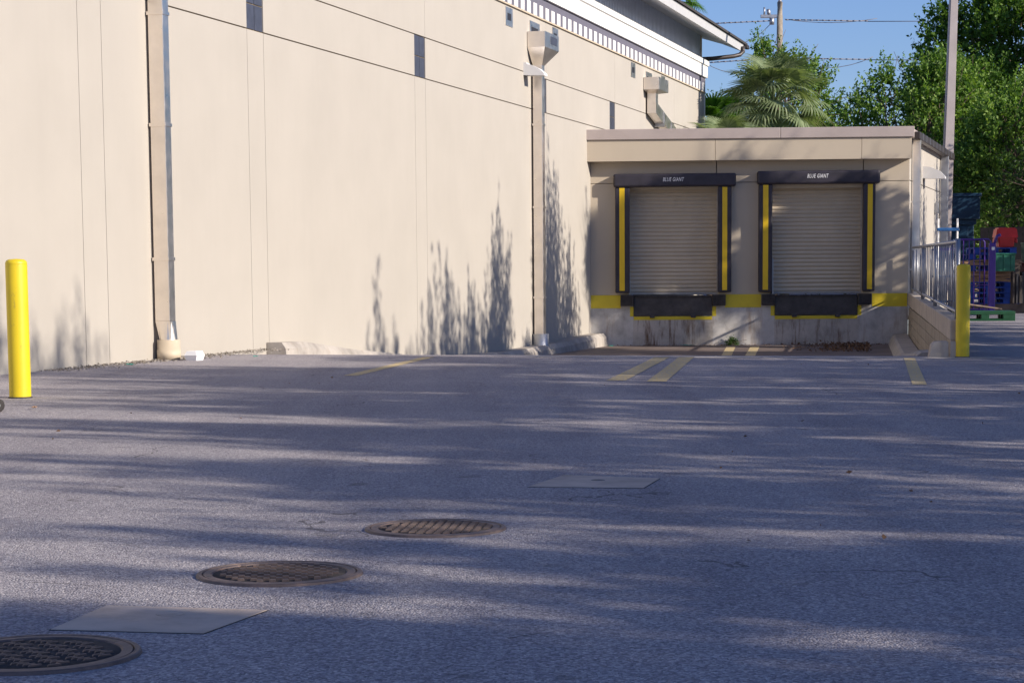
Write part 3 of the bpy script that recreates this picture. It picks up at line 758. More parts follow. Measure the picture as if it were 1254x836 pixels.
# ------------------------------------------------------------------ vegetation
rng = np.random.default_rng(11)
def leaf_mesh(name, P, Dv, size, m, parent, width=.55):
    n = len(P); Dv = Dv / np.maximum(np.linalg.norm(Dv, axis=1, keepdims=True), 1e-6)
    rnd = rng.normal(size=(n, 3)); side = np.cross(Dv, rnd); side /= np.maximum(np.linalg.norm(side, axis=1, keepdims=True), 1e-6)
    nrm = np.cross(side, Dv); sz = size[:, None]
    V = np.empty((n, 4, 3)); V[:, 0] = P; V[:, 1] = P + Dv * sz * .5 + side * sz * width * .5 + nrm * sz * .08
    V[:, 2] = P + Dv * sz - nrm * sz * .05; V[:, 3] = P + Dv * sz * .5 - side * sz * width * .5 + nrm * sz * .08
    me = bpy.data.meshes.new(name); me.vertices.add(n * 4); me.vertices.foreach_set('co', V.reshape(-1).astype(np.float32))
    me.loops.add(n * 4); me.loops.foreach_set('vertex_index', np.arange(n * 4, dtype=np.int32))
    me.polygons.add(n); me.polygons.foreach_set('loop_start', np.arange(0, n * 4, 4, dtype=np.int32))
    me.update(calc_edges=True); me.validate()
    return link(name, me, m, parent)
def shoots(C0, n, length, spread, up_, per, lsize):
    """leafy twigs: around each centre n twigs, each with leaves along it"""
    P, Dv, Sz = [], [], []
    for c, rad, out in C0:
        for _ in range(n):
            a = rng.normal(size=3); a /= np.linalg.norm(a)
            st = c + a * rad * rng.uniform(.25, 1.) ** .5
            dr = a * spread + np.array([0, 0, up_]) + out * .5 + rng.normal(size=3) * .25; dr /= np.linalg.norm(dr)
            ln = length * rng.uniform(.5, 1.25)
            t = rng.uniform(0, 1, per); t.sort()
            pts = st + dr * (t[:, None] * ln) + rng.normal(size=(per, 3)) * .03
            dv = dr * .6 + rng.normal(size=(per, 3)) * .75
            P.append(pts); Dv.append(dv); Sz.append(lsize * rng.uniform(.6, 1.25, per) * (1.1 - .5 * t))
    return np.concatenate(P), np.concatenate(Dv), np.concatenate(Sz)
def tree(name, loc, trunk_h, clumps, m, label, n=14, length=.9, spread=.8, up_=.5, per=14, lsize=.16, tr=.16, group=None, extra=None, cat='tree', bare=0):
    """clumps: (x, y, z, radius) relative to the base"""
    t = empty(name, loc, 0, label, cat, group)
    bm = bmesh.new(); cl = [np.array(c[:3]) for c in clumps]; ctr = sum(cl) / len(cl)
    fork = np.array([ctr[0] * .25, ctr[1] * .25, trunk_h])
    b_tube(bm, [(0, 0, -.1), tuple(fork * .5 + rng.normal(size=3) * .05), tuple(fork)], [tr * 1.25, tr, tr * .8], 9)
    for c in cl:
        mid = fork * .5 + c * .5 + rng.normal(size=3) * .25; mid[2] += .1
        st = fork * (.85 + .15 * rng.random())
        b_tube(bm, [tuple(st), tuple(mid), tuple(c)], [tr * .5, tr * .28, tr * .1], 6)
        for _ in range(3):
            q = c + rng.normal(size=3) * .6; b_tube(bm, [tuple(mid * .4 + c * .6), tuple(q)], [tr * .14, tr * .05], 4)
    done('trunk', bm, MT['bark'], t)
    C0 = []
    for c in clumps:
        p = np.array(c[:3], float); out = p - ctr; ln = np.linalg.norm(out); C0.append((p, c[3], out / (ln + .01)))
    P, Dv, Sz = shoots(C0, n, length, spread, up_, per, lsize)
    if extra is not None:
        e = []
        for q in extra:
            if len(q) == 6: e.append(shoots([(np.array(q[:3], float), q[3], np.zeros(3))], q[4], q[5], .15, 1.4, per, lsize)); continue
            x_, y_, za, zb = q; ln_ = rng.normal(size=2) * .13 * (zb - za); y_ = y_ - ln_[1] * .5                     # one upright leafy spire
            ns = int((zb - za) * 36); f = rng.uniform(0, 1, ns) ** 1.15; w_ = .17 * (1 - f) ** .7 + .02
            pp_ = np.stack([x_ + ln_[0] * f + rng.normal(size=ns) * w_, y_ + ln_[1] * f + rng.normal(size=ns) * w_, za + (zb - za) * f], 1)
            dd_ = rng.normal(size=(ns, 3)) * .45; dd_[:, 2] += 1.
            e.append((pp_, dd_, .21 * rng.uniform(.6, 1.2, ns) * (1.1 - .5 * f)))
        P = np.concatenate([P] + [x[0] for x in e]); Dv = np.concatenate([Dv] + [x[1] for x in e]); Sz = np.concatenate([Sz] + [x[2] for x in e])
    leaf_mesh('crown', P, Dv, Sz, m, t)
    return t
def crown(cx, cy, z0, z1, rx, ry, n, rmin=.5, rmax=1.0, low=.25):
    out = []
    for _ in range(n):
        a = rng.uniform(0, 2 * math.pi); zz = rng.uniform(0, 1); r_ = math.sqrt(max(.05, 1 - (2 * max(zz, low) - 1) ** 2)) * rng.uniform(.35, 1.) ** .5
        out.append((cx + rx * r_ * math.cos(a), cy + ry * r_ * math.sin(a), z0 + (z1 - z0) * zz, rng.uniform(rmin, rmax)))
    return out
# trees behind the dock, left to right
tree('broadleaf_tree', (11.2, 84, 0), 5.0, crown(0, 0, 5.0, 9.3, 2.1, 1.5, 40, .4, .8) + [(1.9, 0, 6.5, .5), (2.2, 0, 7.2, .35), (-.6, 0, 9.4, .4), (-.9, 0, 10.0, .25), (.6, .0, 9.2, .4), (1.3, 0, 8.7, .35)], MT['green1'],
     'bright leafy tree with long loose sprays rising behind the fan palm', n=20, up_=.6, per=16, lsize=.2, extra=[(-.95, 0, 9.4, .25, 10, 1.1), (2.6, 0, 7.0, .2, 6, 1.0), (.5, 0, 9.0, .3, 10, 1.0)])
tree('shrubby_tree', (7.9, 80, 0), 3.5, crown(0, 0, 4.5, 7.6, 1.2, 1.2, 14, .4, .7), MT['green2'], 'small thin leafed tree between the warehouse corner and the fan palm', n=12, per=12, lsize=.15)
tree('broadleaf_tree', (16.0, 80, 0), 4.0, crown(0, 0, 3.0, 8.7, 3.1, 2.2, 78, .5, .9), MT['green1'],
     'bright green bushy tree just left of the light pole above the dock roof', n=24, up_=.9, per=18, lsize=.2, extra=[(-1.5, -.3, 8.3, .3, 14, 1.1), (-.2, 0, 8.4, .3, 12, 1.2), (.6, 0, 7.2, .4, 14, 1.0), (1.8, 0, 7.3, .4, 12, 1.0), (-2.4, 0, 6.2, .4, 12, 1.0)])
tree('broadleaf_tree', (18.6, 75, 0), 3.5, crown(0, 0, 3.0, 7.0, 2.5, 2.0, 60, .5, .9), MT['green1'],
     'bright green bushy tree just right of the light pole', n=24, up_=.9, per=18, lsize=.19, extra=[(0, 0, 7.0, .5, 16, 1.0), (1.4, 0, 6.7, .4, 10, .9), (-1., 0, 6.8, .4, 10, .9)])
tree('dark_tree', (22.5, 92, 0), 7.0, crown(0, 0, 5.8, 12.8, 4.3, 2.6, 95, .6, 1.1) + [(-3.6, 0, 11.6, .5), (-3.0, 0, 12.4, .5), (-1.5, 0, 12.9, .5), (.4, 0, 13.4, .6), (2.4, 0, 13.6, .6)], MT['green4'],
     'tall dark spreading tree with open top rising behind the light pole', n=20, up_=.5, per=18, lsize=.26, tr=.12)
tree('dark_tree', (19.6, 88, 0), 5.0, crown(0, 0, 4.5, 9.6, 2.6, 2.2, 66, .5, 1.0), MT['green4'], 'full mid green tree standing between the light pole and the tall open tree', n=20, per=18, lsize=.24, tr=.12)
tree('dark_tree', (25.6, 88, 0), 6.0, crown(0, 0, 4.0, 13.2, 2.8, 2.4, 70, .6, 1.1), MT['green3'], 'tall dark tree filling the upper right corner', n=22, per=18, lsize=.26, tr=.12)
tree('dry_tree', (20.8, 72, 0), 3.2, crown(0, 0, 3.6, 7.6, 1.7, 1.5, 26, .5, .9), MT['twigbrown'], 'brownish twiggy tree standing under the tall dark trees at the right edge', n=13, per=12, lsize=.17)
tree('dark_tree', (19.3, 84, 0), 2.6, crown(0, 0, 2.2, 6.8, 3.4, 2., 56, .6, 1.0), MT['green3'], 'dark shaded tree low behind the blue baler', n=20, per=16, lsize=.24)
tree('dark_tree', (17.6, 67, 0), 3.4, crown(.6, 0, 3.0, 4.6, 2.0, 1.2, 26, .5, .8) , MT['green3'], 'low dark overhanging tree just above the red bin', n=16, per=14, lsize=.18, up_=-.1)
tree('dark_tree', (22.5, 104, 0), 3, crown(0, 0, 1.5, 7.0, 9, 2., 80, .8, 1.3), MT['green3'], 'wide dark hedge tree farthest behind the yard', n=20, per=16, lsize=.32)

# palms
def fan_leaf(bm, nl, rad, droop):
    for k in range(nl):
        a = R(-118 + 236 * k / (nl - 1)); d0 = Vector((math.cos(a), math.sin(a), 0)); prev = None
        ln = rad * (1 - .25 * abs(a) / R(118)) * random.uniform(.9, 1.05); side = Vector((-d0.y, d0.x, 0))
        for q, (t, w) in enumerate(((.0, .011), (.45, .036), (.75, .026), (1., .003))):
            p = d0 * (ln * t) + Vector((0, 0, -droop * (t ** 2.4) * ln + .1 * t * abs(math.sin(a * 2)))); W_ = w * rad
            cur = (bm.verts.new(p - side * W_), bm.verts.new(p + side * W_))
            if prev: bm.faces.new((prev[0], prev[1], cur[1], cur[0]))
            prev = cur
def palm(loc, h, rad, nf, m, label, spread=1.):
    t = empty('fan_palm', loc, 0, label, 'palm tree', 'fan palms')
    tube('trunk', MT['bark'], t, [(0, 0, -.1), (.05, 0, h * .5), (0, 0, h)], [.2, .17, .2], 10)
    srcs = []
    for v in range(4):
        bm = bmesh.new(); pl = rad * random.uniform(.75, 1.)
        b_tube(bm, [(0, 0, 0), (pl * .5, 0, .05), (pl, 0, -.02)], [.03, .022, .015], 5)
        b2 = bmesh.new(); fan_leaf(b2, 30, rad * .85, .35 + .25 * v / 3)
        b2.transform(Matrix.Translation((pl, 0, -.02)) @ Matrix.Rotation(R(18), 4, 'Y'))
        me_ = bpy.data.meshes.new('tmp'); b2.to_mesh(me_); b2.free(); bm.from_mesh(me_); bpy.data.meshes.remove(me_)
        me = bpy.data.meshes.new('frond'); bm.to_mesh(me); bm.free(); me.materials.append(m); srcs.append(me)
    for k in range(nf):
        o = bpy.data.objects.new('frond', srcs[k % 4]); COL.objects.link(o); o.parent = t
        f = (k + .5) / nf; el = R(80) - f * R(125)
        o.location = (0, 0, h + .15 - .35 * f); o.rotation_euler = (random.uniform(-.3, .3), -el, k * 2.39996 + random.uniform(-.2, .2))
    return t
palm((8.95, 70, 0), 6.7, 1.25, 44, MT['frond'], 'big grey green fan palm above the dock roof')
palm((7.25, 74, 0), 5.9, 1.3, 34, MT['frondbright'], 'fan palm partly hidden behind the warehouse corner')
palm((7.0, 66.5, 0), 4.9, 1.0, 22, MT['frond'], 'low fan palm with drooping fronds right at the warehouse corner')
palm((6.65, 86, 0), 12.3, 1.0, 36, MT['frondbright'], 'tall fan palm top showing over the warehouse roof')

# trees standing beyond the right edge of the picture; the lot lies in their shade
def shade_tree(x, u, top, rad, tips, dens, bottom=3.0, m='green2'):
    x += random.uniform(-.4, .4)
    cl = []
    for _ in range(dens):
        a = rng.uniform(0, 2 * math.pi); r_ = rad * math.sqrt(rng.random()); z = rng.uniform(bottom, top - .6)
        taper = 1 if z < top - 1.8 else max(.4, (top - z) / 1.8)
        cl.append((r_ * taper * math.cos(a), r_ * taper * math.sin(a), z, rng.uniform(.22, .42)))
    ex = []
    for (du, tz, wd_) in tips:                 # a clump of upright spires, tallest in the middle
        for k in range(int(16 + 22 * wd_)):
            o = rng.normal() * wd_ * 1.25; zt = tz - abs(o) * .9 - rng.uniform(0, 1.) * 1.3
            if k == 0: o, zt = 0., tz
            ex.append((rng.normal() * .5, du + o, top - 1.6, max(zt, top - .5)))
    return tree('shade_tree', (x, u, 0), 3.2, cl, MT[m], SLAB, n=9, length=.45, per=11, lsize=.2, tr=.13, group='trees shading the lot', extra=ex or None)
SLAB = 'leafy tree in the row beyond the right edge of the lot that shades the paving'
for (u, top, rad, tips, dens) in (
    (-11, 10.6, 2.2, [], 60), (-7.5, 10.4, 2.0, [], 60), (-4.4, 11.2, 1.3, [(-.3, 11.9, .4)], 60), (-1.6, 10.0, 1.7, [(0, 11.5, .7)], 52), (1.4, 10.7, 1.8, [(0, 12.2, .8)], 54),
    (4.6, 11.1, 1.8, [(0, 12.7, .9)], 54), (8., 11.3, 1.8, [(-.8, 12.6, .6), (.9, 12.8, .6)], 56), (11.6, 11.7, 2.0, [(.3, 14.2, .4), (-.9, 13.2, .3), (1.5, 13.7, .3), (2.5, 13.6, .2)], 60), (15., 11.2, 2.0, [], 60),
    (18.6, 10.9, 2.0, [], 60), (22.4, 10.6, 2.0, [(.2, 11.0, .3)], 58), (25.9, 10.4, 1.8, [(1.9, 11.7, .6)], 54), (29.2, 10.3, 1.7, [(-1.4, 11.3, .55), (.2, 11.2, .7), (1.6, 11.4, .5)], 54),
    (32.6, 10.0, 1.6, [(-.6, 12.1, .6), (1.5, 11.2, .4)], 50), (36.0, 9.9, 1.5, [(.2, 12.7, .55)], 48), (39.0, 9.3, 1.4, [(1.7, 11.8, .4)], 44), (41.9, 9.2, 1.2, [(-.3, 13.3, .5), (1.5, 11.4, .35)], 42)):
    shade_tree(14.6, u + 2.75, top - 2.65, rad * .95, [(d_, t_ - 2.65, w_) for d_, t_, w_ in tips], int(dens * 1.25), 2.6)
    shade_tree(20.2, u + random.uniform(-.6, .6), top - .3, rad, [], int(dens * .42), 5., 'green3')
# the trees that shade the dock front: foliage starts high on the first, low on the second
shade_tree(20., 46.7, 11.2, 1.15, [(-.5, 11.6, .3), (.4, 10.8, .2)], 125, 9.75)
shade_tree(20., 48.7, 9.0, 1.0, [], 90, 7.0); shade_tree(20.2, 50.6, 7.4, 1.0, [], 66, 4.4)
for u, top, tip in ((54., 5.5, 8.2), (59., 5.2, 8.4), (64., 5.0, 8.6)): shade_tree(20., u, top, 1.2, [(0, tip, .35)], 24)

# ------------------------------------------------------------------ yard things on the right
yard = 'stacked blue pallets beside the fence'
bl = empty('baler', (15.15, 70, 0), R(-4), 'tall navy blue steel baler standing behind the railing', 'baler')
bl.scale = (1.1, 1.1, 1.09)
box('body', MT['baler'], bl, -.75, .5, -.5, .5, 0, 2.66, .02); box('head', MT['baler'], bl, -.75, .66, -.62, .6, 2.662, 3.35, .02); box('top_lip', MT['baler'], bl, -.75, .70, -.66, .64, 3.352, 3.46, .015)
box('ledge', MT['baler'], bl, -.75, .56, -.56, .54, 2.5, 2.658, .01); box('door', MT['baler'], bl, -.6, .32, -.54, -.502, .5, 2.45, .01)
def pallet(loc, rz_, m, label, group=None, name='pallet', w=1.2, d=1.0, h=.145):
    t = empty(name, loc, rz_, label, 'pallet', group)
    sb = None
    for k in range(7):
        y = -d / 2 + .05 + k * (d - .1) / 6
        if sb is None: sb = box('deck_board', m, t, -w / 2, w / 2, -.045, .045, h - .022, h, .003); sb.location = (0, y, 0)
        else: share('deck_board', sb, t, (0, y, 0))
    st = box('stringer', m, t, -w / 2, w / 2, -.035, .035, .022, h - .0225, .003); st.location = (0, -d / 2 + .045, 0)
    for y in (0, d / 2 - .045): share('stringer', st, t, (0, y, 0))
    for y in (-d / 2 + .05, 0, d / 2 - .05): share('deck_board', sb, t, (0, y, -h + .022))
    return t
def blockpallet(loc, rz_, m, label, group=None, w=1.2, d=1.0, h=.15):
    """pallet with blocks between the boards, so dark gaps show from the front"""
    t = empty('pallet', loc, rz_, label, 'pallet', group); sb = None
    for k in range(6):
        y = -d / 2 + .06 + k * (d - .12) / 5
        if sb is None: sb = box('deck_board', m, t, -w / 2, w / 2, -.06, .06, h - .024, h, .003); sb.location = (0, y, 0)
        else: share('deck_board', sb, t, (0, y, 0))
    bk = box('block', m, t, -.09, .09, -.06, .06, .022, h - .0245, .003); bk.location = (-w / 2 + .1, -d / 2 + .06, 0)
    for x in (-w / 2 + .1, 0, w / 2 - .1):
        for y in (-d / 2 + .06, 0, d / 2 - .06):
            if (x, y) != (-w / 2 + .1, -d / 2 + .06): share('block', bk, t, (x, y, 0))
    for y in (-d / 2 + .06, 0, d / 2 - .06): share('deck_board', sb, t, (0, y, -h + .022))
    return t
# base stack (left), from the ground up
names = ['bottom', 'second', 'third', 'fourth', 'fifth', 'sixth', 'seventh', 'eighth', 'ninth', 'tenth', 'topmost']
x0, y0_ = 13.3, 57.4
pallet((x0 + .3, y0_ + .1, 0), .03, MT['palletwood'], 'wide dark wooden pallet lying under the blue pallet stack', w=2.4, d=1.2, h=.26)
z = .265
for k in range(4):
    blockpallet((x0 + random.uniform(-.04, .04), y0_ + random.uniform(-.05, .05), z), random.uniform(-.05, .05), MT['palletblue'], '%s of the blue pallets below the cardboard in the stack behind the bollard' % ['lowest', 'second lowest', 'second highest', 'highest'][k], yard); z += .152
def bale(loc, w, d, h, label, n=4):
    t = empty('cardboard_bundle', loc, random.uniform(-.06, .06), label, 'cardboard')
    for k in range(n):
        bm = bmesh.new(); hh = h / n
        b_box(bm, -w / 2 + random.uniform(-.06, .06), w / 2 + random.uniform(-.06, .06), -d / 2 + random.uniform(-.05, .05), d / 2, k * hh + .002, (k + 1) * hh - .006)
        bmesh.ops.subdivide_edges(bm, edges=bm.edges[:], cuts=3, use_grid_fill=True)
        for v in bm.verts: v.co.z += .018 * math.sin(v.co.x * 7 + k * 2); v.co.y += .02 * math.sin(v.co.x * 11 + k)
        done('sheet_layer', bm, MT['card'], t)
    return z + h
z = bale((x0 - .05, y0_, z), 1.35, .95, .30, 'thick lower bundle of flattened cardboard in the pallet stack') + .008
blockpallet((x0, y0_, z), .03, MT['palletblue'], 'blue pallet between the two cardboard bundles', yard); z += .152
z = bale((x0 + .1, y0_ - .05, z), 1.5, .95, .14, 'thin upper bundle of flattened cardboard in the pallet stack', 3) + .02
for k in range(2):
    blockpallet((x0 + .05 + .1 * k, y0_ + .05, z), .04 * (k - 1), MT['palletblue'], ['blue pallet lying just above the upper cardboard bundle', 'blue pallet right under the red bin'][k], yard); z += .16
blockpallet((x0 + .35, y0_ + .9, 1.68), 0.0, MT['palletblue'], 'blue pallet on top at the back of the stack', yard)
def crate(loc, rz_, w, d, h, m, label, cat='crate', name='plastic_crate'):
    t = empty(name, loc, rz_, label, cat)
    box('shell', m, t, -w / 2, w / 2, -d / 2, d / 2, 0, h - .05, .012); box('rim', m, t, -w / 2 - .02, w / 2 + .02, -d / 2 - .02, d / 2 + .02, h - .05, h, .01)
    for k in range(3): box('rib', m, t, -w / 2 + (k + .5) * w / 3 - .015, -w / 2 + (k + .5) * w / 3 + .015, -d / 2 - .018, -d / 2 + .001, .03, h - .055, .004)
    return t
crate((13.55, 56.6, 1.16), 0, .62, .5, .5, MT['crategreen'], 'green plastic crate in front of the blue pallets under the red bin')
# red bin with flared rim
rb = empty('red_bin', (13.80, 57.3, z + .01 if z > 1.7 else 1.75), .05, 'bright red plastic bin upside down on top of the pallet stack', 'bin')
bm = bmesh.new()
def frustum(bm, w0, d0, z0, w1, d1, z1):
    A = [bm.verts.new((x * w0, y * d0, z0)) for x, y in ((-1, -1), (1, -1), (1, 1), (-1, 1))]; B = [bm.verts.new((x * w1, y * d1, z1)) for x, y in ((-1, -1), (1, -1), (1, 1), (-1, 1))]
    for k in range(4): bm.faces.new((A[k], A[(k + 1) % 4], B[(k + 1) % 4], B[k]))
    bm.faces.new(A[::-1]); bm.faces.new(B)
frustum(bm, .21, .16, 0, .235, .2, .40); bmesh.ops.bevel(bm, geom=bm.edges[:], offset=.02, segments=2, affect='EDGES'); done('tub', bm, MT['red'], rb)
bm = bmesh.new(); frustum(bm, .32, .22, .24, .27, .2, .54); bmesh.ops.bevel(bm, geom=bm.edges[:], offset=.035, segments=2, affect='EDGES'); done('flared_skirt', bm, MT['red'], rb)
for sx in (-1, 1):
    bm = bmesh.new(); b_box(bm, sx * .29 - .04, sx * .29 + .04, -.1, .1, .12, .24, .02); done('handle', bm, MT['red'], rb)
# dark wrapped boards and the right-hand stack
t = empty('wrapped_boards', (13.98, 56.4, .28), .1, 'upright bundle of dark boards leaning against the blue pallets', 'boards')
for k in range(5): box('board', MT['black'] if k % 2 else MT['fencewood'], t, -.2 + k * .085, -.125 + k * .085, -.1 - .03 * (k % 3), .1, 0, .86 - .05 * (k % 3), .005)
for k in range(5): blockpallet((14.62, 57.6 + random.uniform(-.05, .05), .02 + .2 * k), random.uniform(-.04, .04), MT['palletblue'], '%s blue pallet of the short stack at the right edge' % ['lowest', 'second', 'middle', 'fourth', 'uppermost'][k], yard, h=.19)
crate((14.55, 57.1, 1.03), .1, .6, .5, .36, MT['cratered'], 'dark red crate on the pallets at the right edge'); crate((14.60, 57.2, 1.40), 0, .62, .5, .55, MT['crategreen'], 'green crate on top of the dark red crate at the right edge')
# green plastic pallet lying on the lot
gp = empty('plastic_pallet', (11.35, 48.9, 0), R(-6), 'flat green plastic pallet lying on the paving behind the bollard', 'pallet')
box('deck', MT['palletgreen'], gp, -.75, .62, -.5, .5, .15, .23, .01); box('base_frame', MT['palletgreen'], gp, -.75, .62, -.5, .5, .0, .045, .006)
for x in (-.68, -.1, .5):
    for y in (-.42, .0, .42): box('foot_block', MT['palletgreen'], gp, x - (.07 if x < 0 else .16) , x + .12, y - .08, y + .08, .046, .149, .006)
bm = bmesh.new(); b_box(bm, -.9, .9, -.08, .08, 0, .035, .004); tag(done('wooden_plank', bm, MT['palletwood'], None, (12.1, 53.5, .27), .5), 'loose wooden plank lying behind the green pallet', 'plank').rotation_euler = (0, .12, .5)
# purple stock cart frames
def cart_frame(loc, rz_, w, h, label):
    t = empty('stock_cart', loc, rz_, label, 'cart', 'purple stock carts')
    for y in (0, .7):
        tube('end_frame', MT['purple'], t, [(-w / 2, y, .12), (-w / 2, y, h - .06), (-w / 2 + .06, y, h), (w / 2 - .06, y, h), (w / 2, y, h - .06), (w / 2, y, .12)], .022, 8)
        for q in (.33, .67): tube('upright', MT['purple'], t, [(-w / 2 + w * q, y, .12), (-w / 2 + w * q, y, h)], .014, 6)
    for zz in (.14, .8): tube('cross_bar', MT['purple'], t, [(-w / 2, 0, zz), (w / 2, 0, zz)], .016, 6)
    box('deck', MT['purple'], t, -w / 2, w / 2, 0, .7, .12, .15, .004)
    for x in (-w / 2 + .06, w / 2 - .06):
        for y in (.08, .62):
            bm = bmesh.new(); b_lathe(bm, [(0, -.015), (.055, -.015), (.055, .015), (0, .015)], 14); o = done('wheel', bm, MT['rubber'], t, (x, y, .055)); o.rotation_euler = (R(90), 0, 0)
    return t
cart_frame((12.48, 55.2, 0), .0, .86, 2.02, 'purple wheeled stock cart frame standing just behind the bollard')
t = empty('folded_cart', (12.72, 54.2, 0), .05, 'narrow folded purple cart with thick upright post beside the cardboard', 'cart')
box('post', MT['purple'], t, -.09, .09, -.05, .05, .1, 1.9, .02); tube('handle', MT['purple'], t, [(.05, 0, 1.88), (.12, 0, 2.08), (.2, -.05, 2.12)], .04, 8); box('label_plate', MT['lampwhite'], t, -.03, .05, -.056, -.051, 1.72, 1.8); box('base', MT['purple'], t, -.3, .3, -.25, .25, .06, .1, .01)
for x in (-.22, .22):
    bm = bmesh.new(); b_lathe(bm, [(0, -.015), (.05, -.015), (.05, .015), (0, .015)], 14); o = done('wheel', bm, MT['rubber'], t, (x, -.18, .05)); o.rotation_euler = (R(90), 0, 0)
# utility cart beside the dock side wall
t = empty('utility_cart', (12.15, 57.0, .0), .0, 'tall utility cart with a blue push bar beside the dock side wall', 'cart')
for x in (-.28, .25):
    for y in (0, .8): tube('upright', MT['lampwhite'], t, [(x, y, .1), (x, y, 2.62 if y == 0 else 1.8)], .03, 8)
box('push_bar', MT['blueplast'], t, -.32, .3, -.05, .05, 2.28, 2.37, .02)
for zz in (.3, 1., 1.75): box('tray', MT['purple'] if zz > 1.5 else MT['blueplast'], t, -.27, .24, .0, .8, zz, zz + .06, .01)
for x in (-.24, .21):
    for y in (.05, .75):
        bm = bmesh.new(); b_lathe(bm, [(0, -.015), (.05, -.015), (.05, .015), (0, .015)], 14); o = done('wheel', bm, MT['rubber'], t, (x, y, .05)); o.rotation_euler = (R(90), 0, 0)
# fence panel and house far behind
fp = empty('board_fence', (15.6, 66, 0), 0, 'dark wooden fence panel behind the red bin', 'fence')
for k in range(7): box('board', MT['fencewood'], fp, -.5 + k * .27, -.24 + k * .27, -.012, .012, 0, 2.55 + .02 * (k % 3), .004)
box('rail', MT['fencewood'], fp, -.5, 1.4, .013, .06, 1.9, 2.0)
hs = empty('brown_house', (23, 118, 0), 0, 'brown house with terracotta roof seen through the gap under the trees', 'house')
box('wall', MT['brownwall'], hs, -8, 12, 0, 8, 0, 3.2); bm = bmesh.new(); b_prism(bm, [(-.6, 3.2), (4, 5.6), (8.6, 3.2)], 'x', -8.6, 12.6); done('roof', bm, MT['terra'], hs)
for x in (-5, 0, 5):
    wf = box('window', MT['white'], hs, x, x + 1.4, -.05, 0, 1.1, 2.4); box('pane', MT['slate'], wf, x + .08, x + 1.32, -.06, -.051, 1.18, 2.32)
hd = [(x_, 0, z_, .7) for x_ in np.linspace(-9, 9, 20) for z_ in (.5, 1.2)]
tree('hedge', (20, 76, 0), .3, hd, MT['twigbrown'], 'low brownish hedge behind the pallet yard', n=12, per=12, lsize=.2, tr=.05, cat='hedge')

# ------------------------------------------------------------------ shopping cart at the left edge, only its corner in view
sc = empty('shopping_cart', (-4.95, 18.05, 0), R(28), 'shopping cart at the left edge, only a wheel and handle tip in view', 'cart')
def wheel(x, y):
    bm = bmesh.new(); b_lathe(bm, [(0, -.018), (.02, -.02), (.045, -.012), (.06, -.016), (.063, -.01), (.063, .01), (.06, .016), (.045, .012), (.02, .02), (0, .018)], 24)
    o = done('wheel', bm, MT['rubber'], sc, (x, y, .063)); o.rotation_euler = (R(90), 0, R(4))
    bm = bmesh.new(); b_lathe(bm, [(0, -.023), (.02, -.023), (.02, .023), (0, .023)], 12); h = done('hub', bm, MT['galvdull'], o)
    tube('fork', MT['galvdull'], sc, [(x, y, .08), (x, y, .17), (x - .03, y, .2)], .014, 6)
for x, y in ((.40, 0), (-.25, 0), (.40, .5), (-.25, .5)): wheel(x, y)
tube('base_frame', MT['galvdull'], sc, [(.40, 0, .2), (-.3, .05, .2), (-.3, .45, .2), (.40, .5, .2), (.40, 0, .2)], .014, 6)
bm = bmesh.new()
for k in range(9):
    y = .02 + k * .058; b_tube(bm, [(.3, y, .9), (.25, y, .5), (-.5, y, .55), (-.55, y, .9)], .004, 4)
for zz in (.55, .62, .7, .78, .9):
    f = (zz - .5) / .4; b_tube(bm, [(.25 + .05 * f, .0, zz), (-.5 - .05 * f, .0, zz), (-.5 - .05 * f, .5, zz), (.25 + .05 * f, .5, zz), (.25 + .05 * f, 0, zz)], .004, 4)
done('basket', bm, MT['galvdull'], sc); tube('handle_post', MT['galvdull'], sc, [(.40, 0, .2), (.26, 0, .9), (.27, 0, 1.12)], .013, 6); tube('handle_post', MT['galvdull'], sc, [(.40, .5, .2), (.3, .5, .9), (.36, .5, 1.12)], .013, 6)
tube('handle', MT['blueplast'], sc, [(.37, -.03, 1.13), (.37, .53, 1.13)], .026, 10)

# ------------------------------------------------------------------ small litter
fb = empty('foam_box', (-4.53, 29.25, 0), R(-20), 'white foam takeout box lying beside the left downspout foot', 'box')
bm = bmesh.new(); frustum(bm, .08, .1, 0, .1, .12, .07); done('tray', bm, MT['foam'], fb); bm = bmesh.new(); frustum(bm, .1, .12, .073, .075, .095, .135); done('lid', bm, MT['foam'], fb)
def debris(name, n, fn, size, m, label, cat, w=.5):
    P = np.array([fn() for _ in range(n)]); Dv = rng.normal(size=(n, 3)); Dv[:, 2] *= .25
    o = leaf_mesh(name, P, Dv, size * rng.uniform(.5, 1.2, n), m, None, w); tag(o, label, cat, None, 'stuff'); return o
def pitleaf():
    p = rp(rng.uniform(.2, 5.5), 1.0 + abs(rng.normal()) * .8, PIT + .02 + abs(rng.normal()) * .03); return (p.x, p.y, p.z)
debris('fallen_leaves', 800, pitleaf, .09, MT['dead'], 'brown fallen leaves heaped in the right corner of the pit', 'leaves')
def dockedge():
    p = dp(rng.uniform(.1, 8), .04 + abs(rng.normal()) * .12, PIT + .012); return (p.x, p.y, p.z)
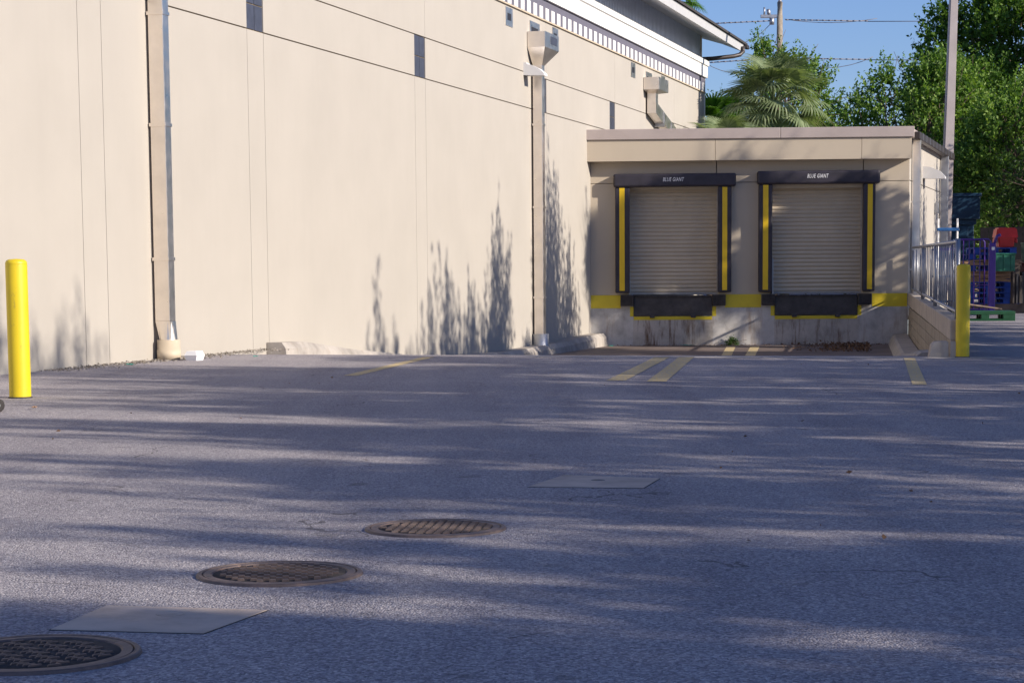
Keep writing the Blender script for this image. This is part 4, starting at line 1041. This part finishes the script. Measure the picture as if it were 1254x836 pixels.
debris('leaf_litter', 350, dockedge, .05, MT['dead'], 'thin line of leaf litter at the foot of the dock wall', 'leaves')
def walledge():
    s = rng.uniform(-30, -22.6); p = wp(s, .03 + abs(rng.normal()) * .22, .006 + abs(rng.normal()) * .008); return (p.x, p.y, p.z)
MT['grit'] = m_leaf('pale_grit', [(.2, .18, .16), (.4, .36, .32), (.14, .11, .08)], .05)
debris('gravel_grit', 2400, walledge, .028, MT['grit'], 'loose grit and gravel gathered along the sunlit wall foot', 'gravel', .8)
def lot():
    return (rng.uniform(-4, 5), rng.uniform(9, 27), .008)
debris('leaf_scraps', 36, lot, .04, MT['dead'], 'few scattered dry leaf scraps over the paving', 'leaves')
def scrap(loc, w, m, lab, name='plastic_scrap', cat='litter'):
    bm = bmesh.new(); bmesh.ops.create_grid(bm, x_segments=5, y_segments=4, size=.5)
    for v in bm.verts: v.co = Vector((v.co.x * w * (1 + .3 * math.sin(v.co.y * 9)), v.co.y * w * .5, .012 + .02 * abs(math.sin(v.co.x * 11 + v.co.y * 5))))
    return tag(done(name, bm, m, None, loc, random.uniform(0, 3)), lab, cat)
p = dp(2.6, .3, PIT); scrap(tuple(p), .4, MT['teal'], 'teal plastic scrap on the pit floor under the left door')
p = dp(.55, .6, PIT); scrap(tuple(p), .2, MT['teal'], 'small teal plastic scrap in the left corner of the pit')
p = dp(4.1, .2, PIT); scrap(tuple(p), .22, MT['lampwhite'], 'pale paper scrap on the pit floor between the two doors', 'paper_scrap')
scrap((-5.15, 27.6, 0), .12, MT['teal'], 'teal plastic scrap on the paving left of the first downspout'); scrap((-3.75, 30.0, 0), .07, MT['teal'], 'tiny teal scrap near the sunlit wall right of the foam box')
scrap((-4.35, 18.6, 0), .09, MT['card'], 'small brown cardboard scrap near the left bollard', 'cardboard_scrap')
p = dp(3.78, .12, PIT)
tree('weed', tuple(p), .1, [(0, 0, .06, .06), (.06, 0, .05, .05), (-.06, 0, .05, .05), (0, 0, .13, .04)], MT['green2'], 'small green weed growing at the dock wall foot between the doors', n=20, length=.11, per=7, lsize=.055, tr=.01, cat='weed')
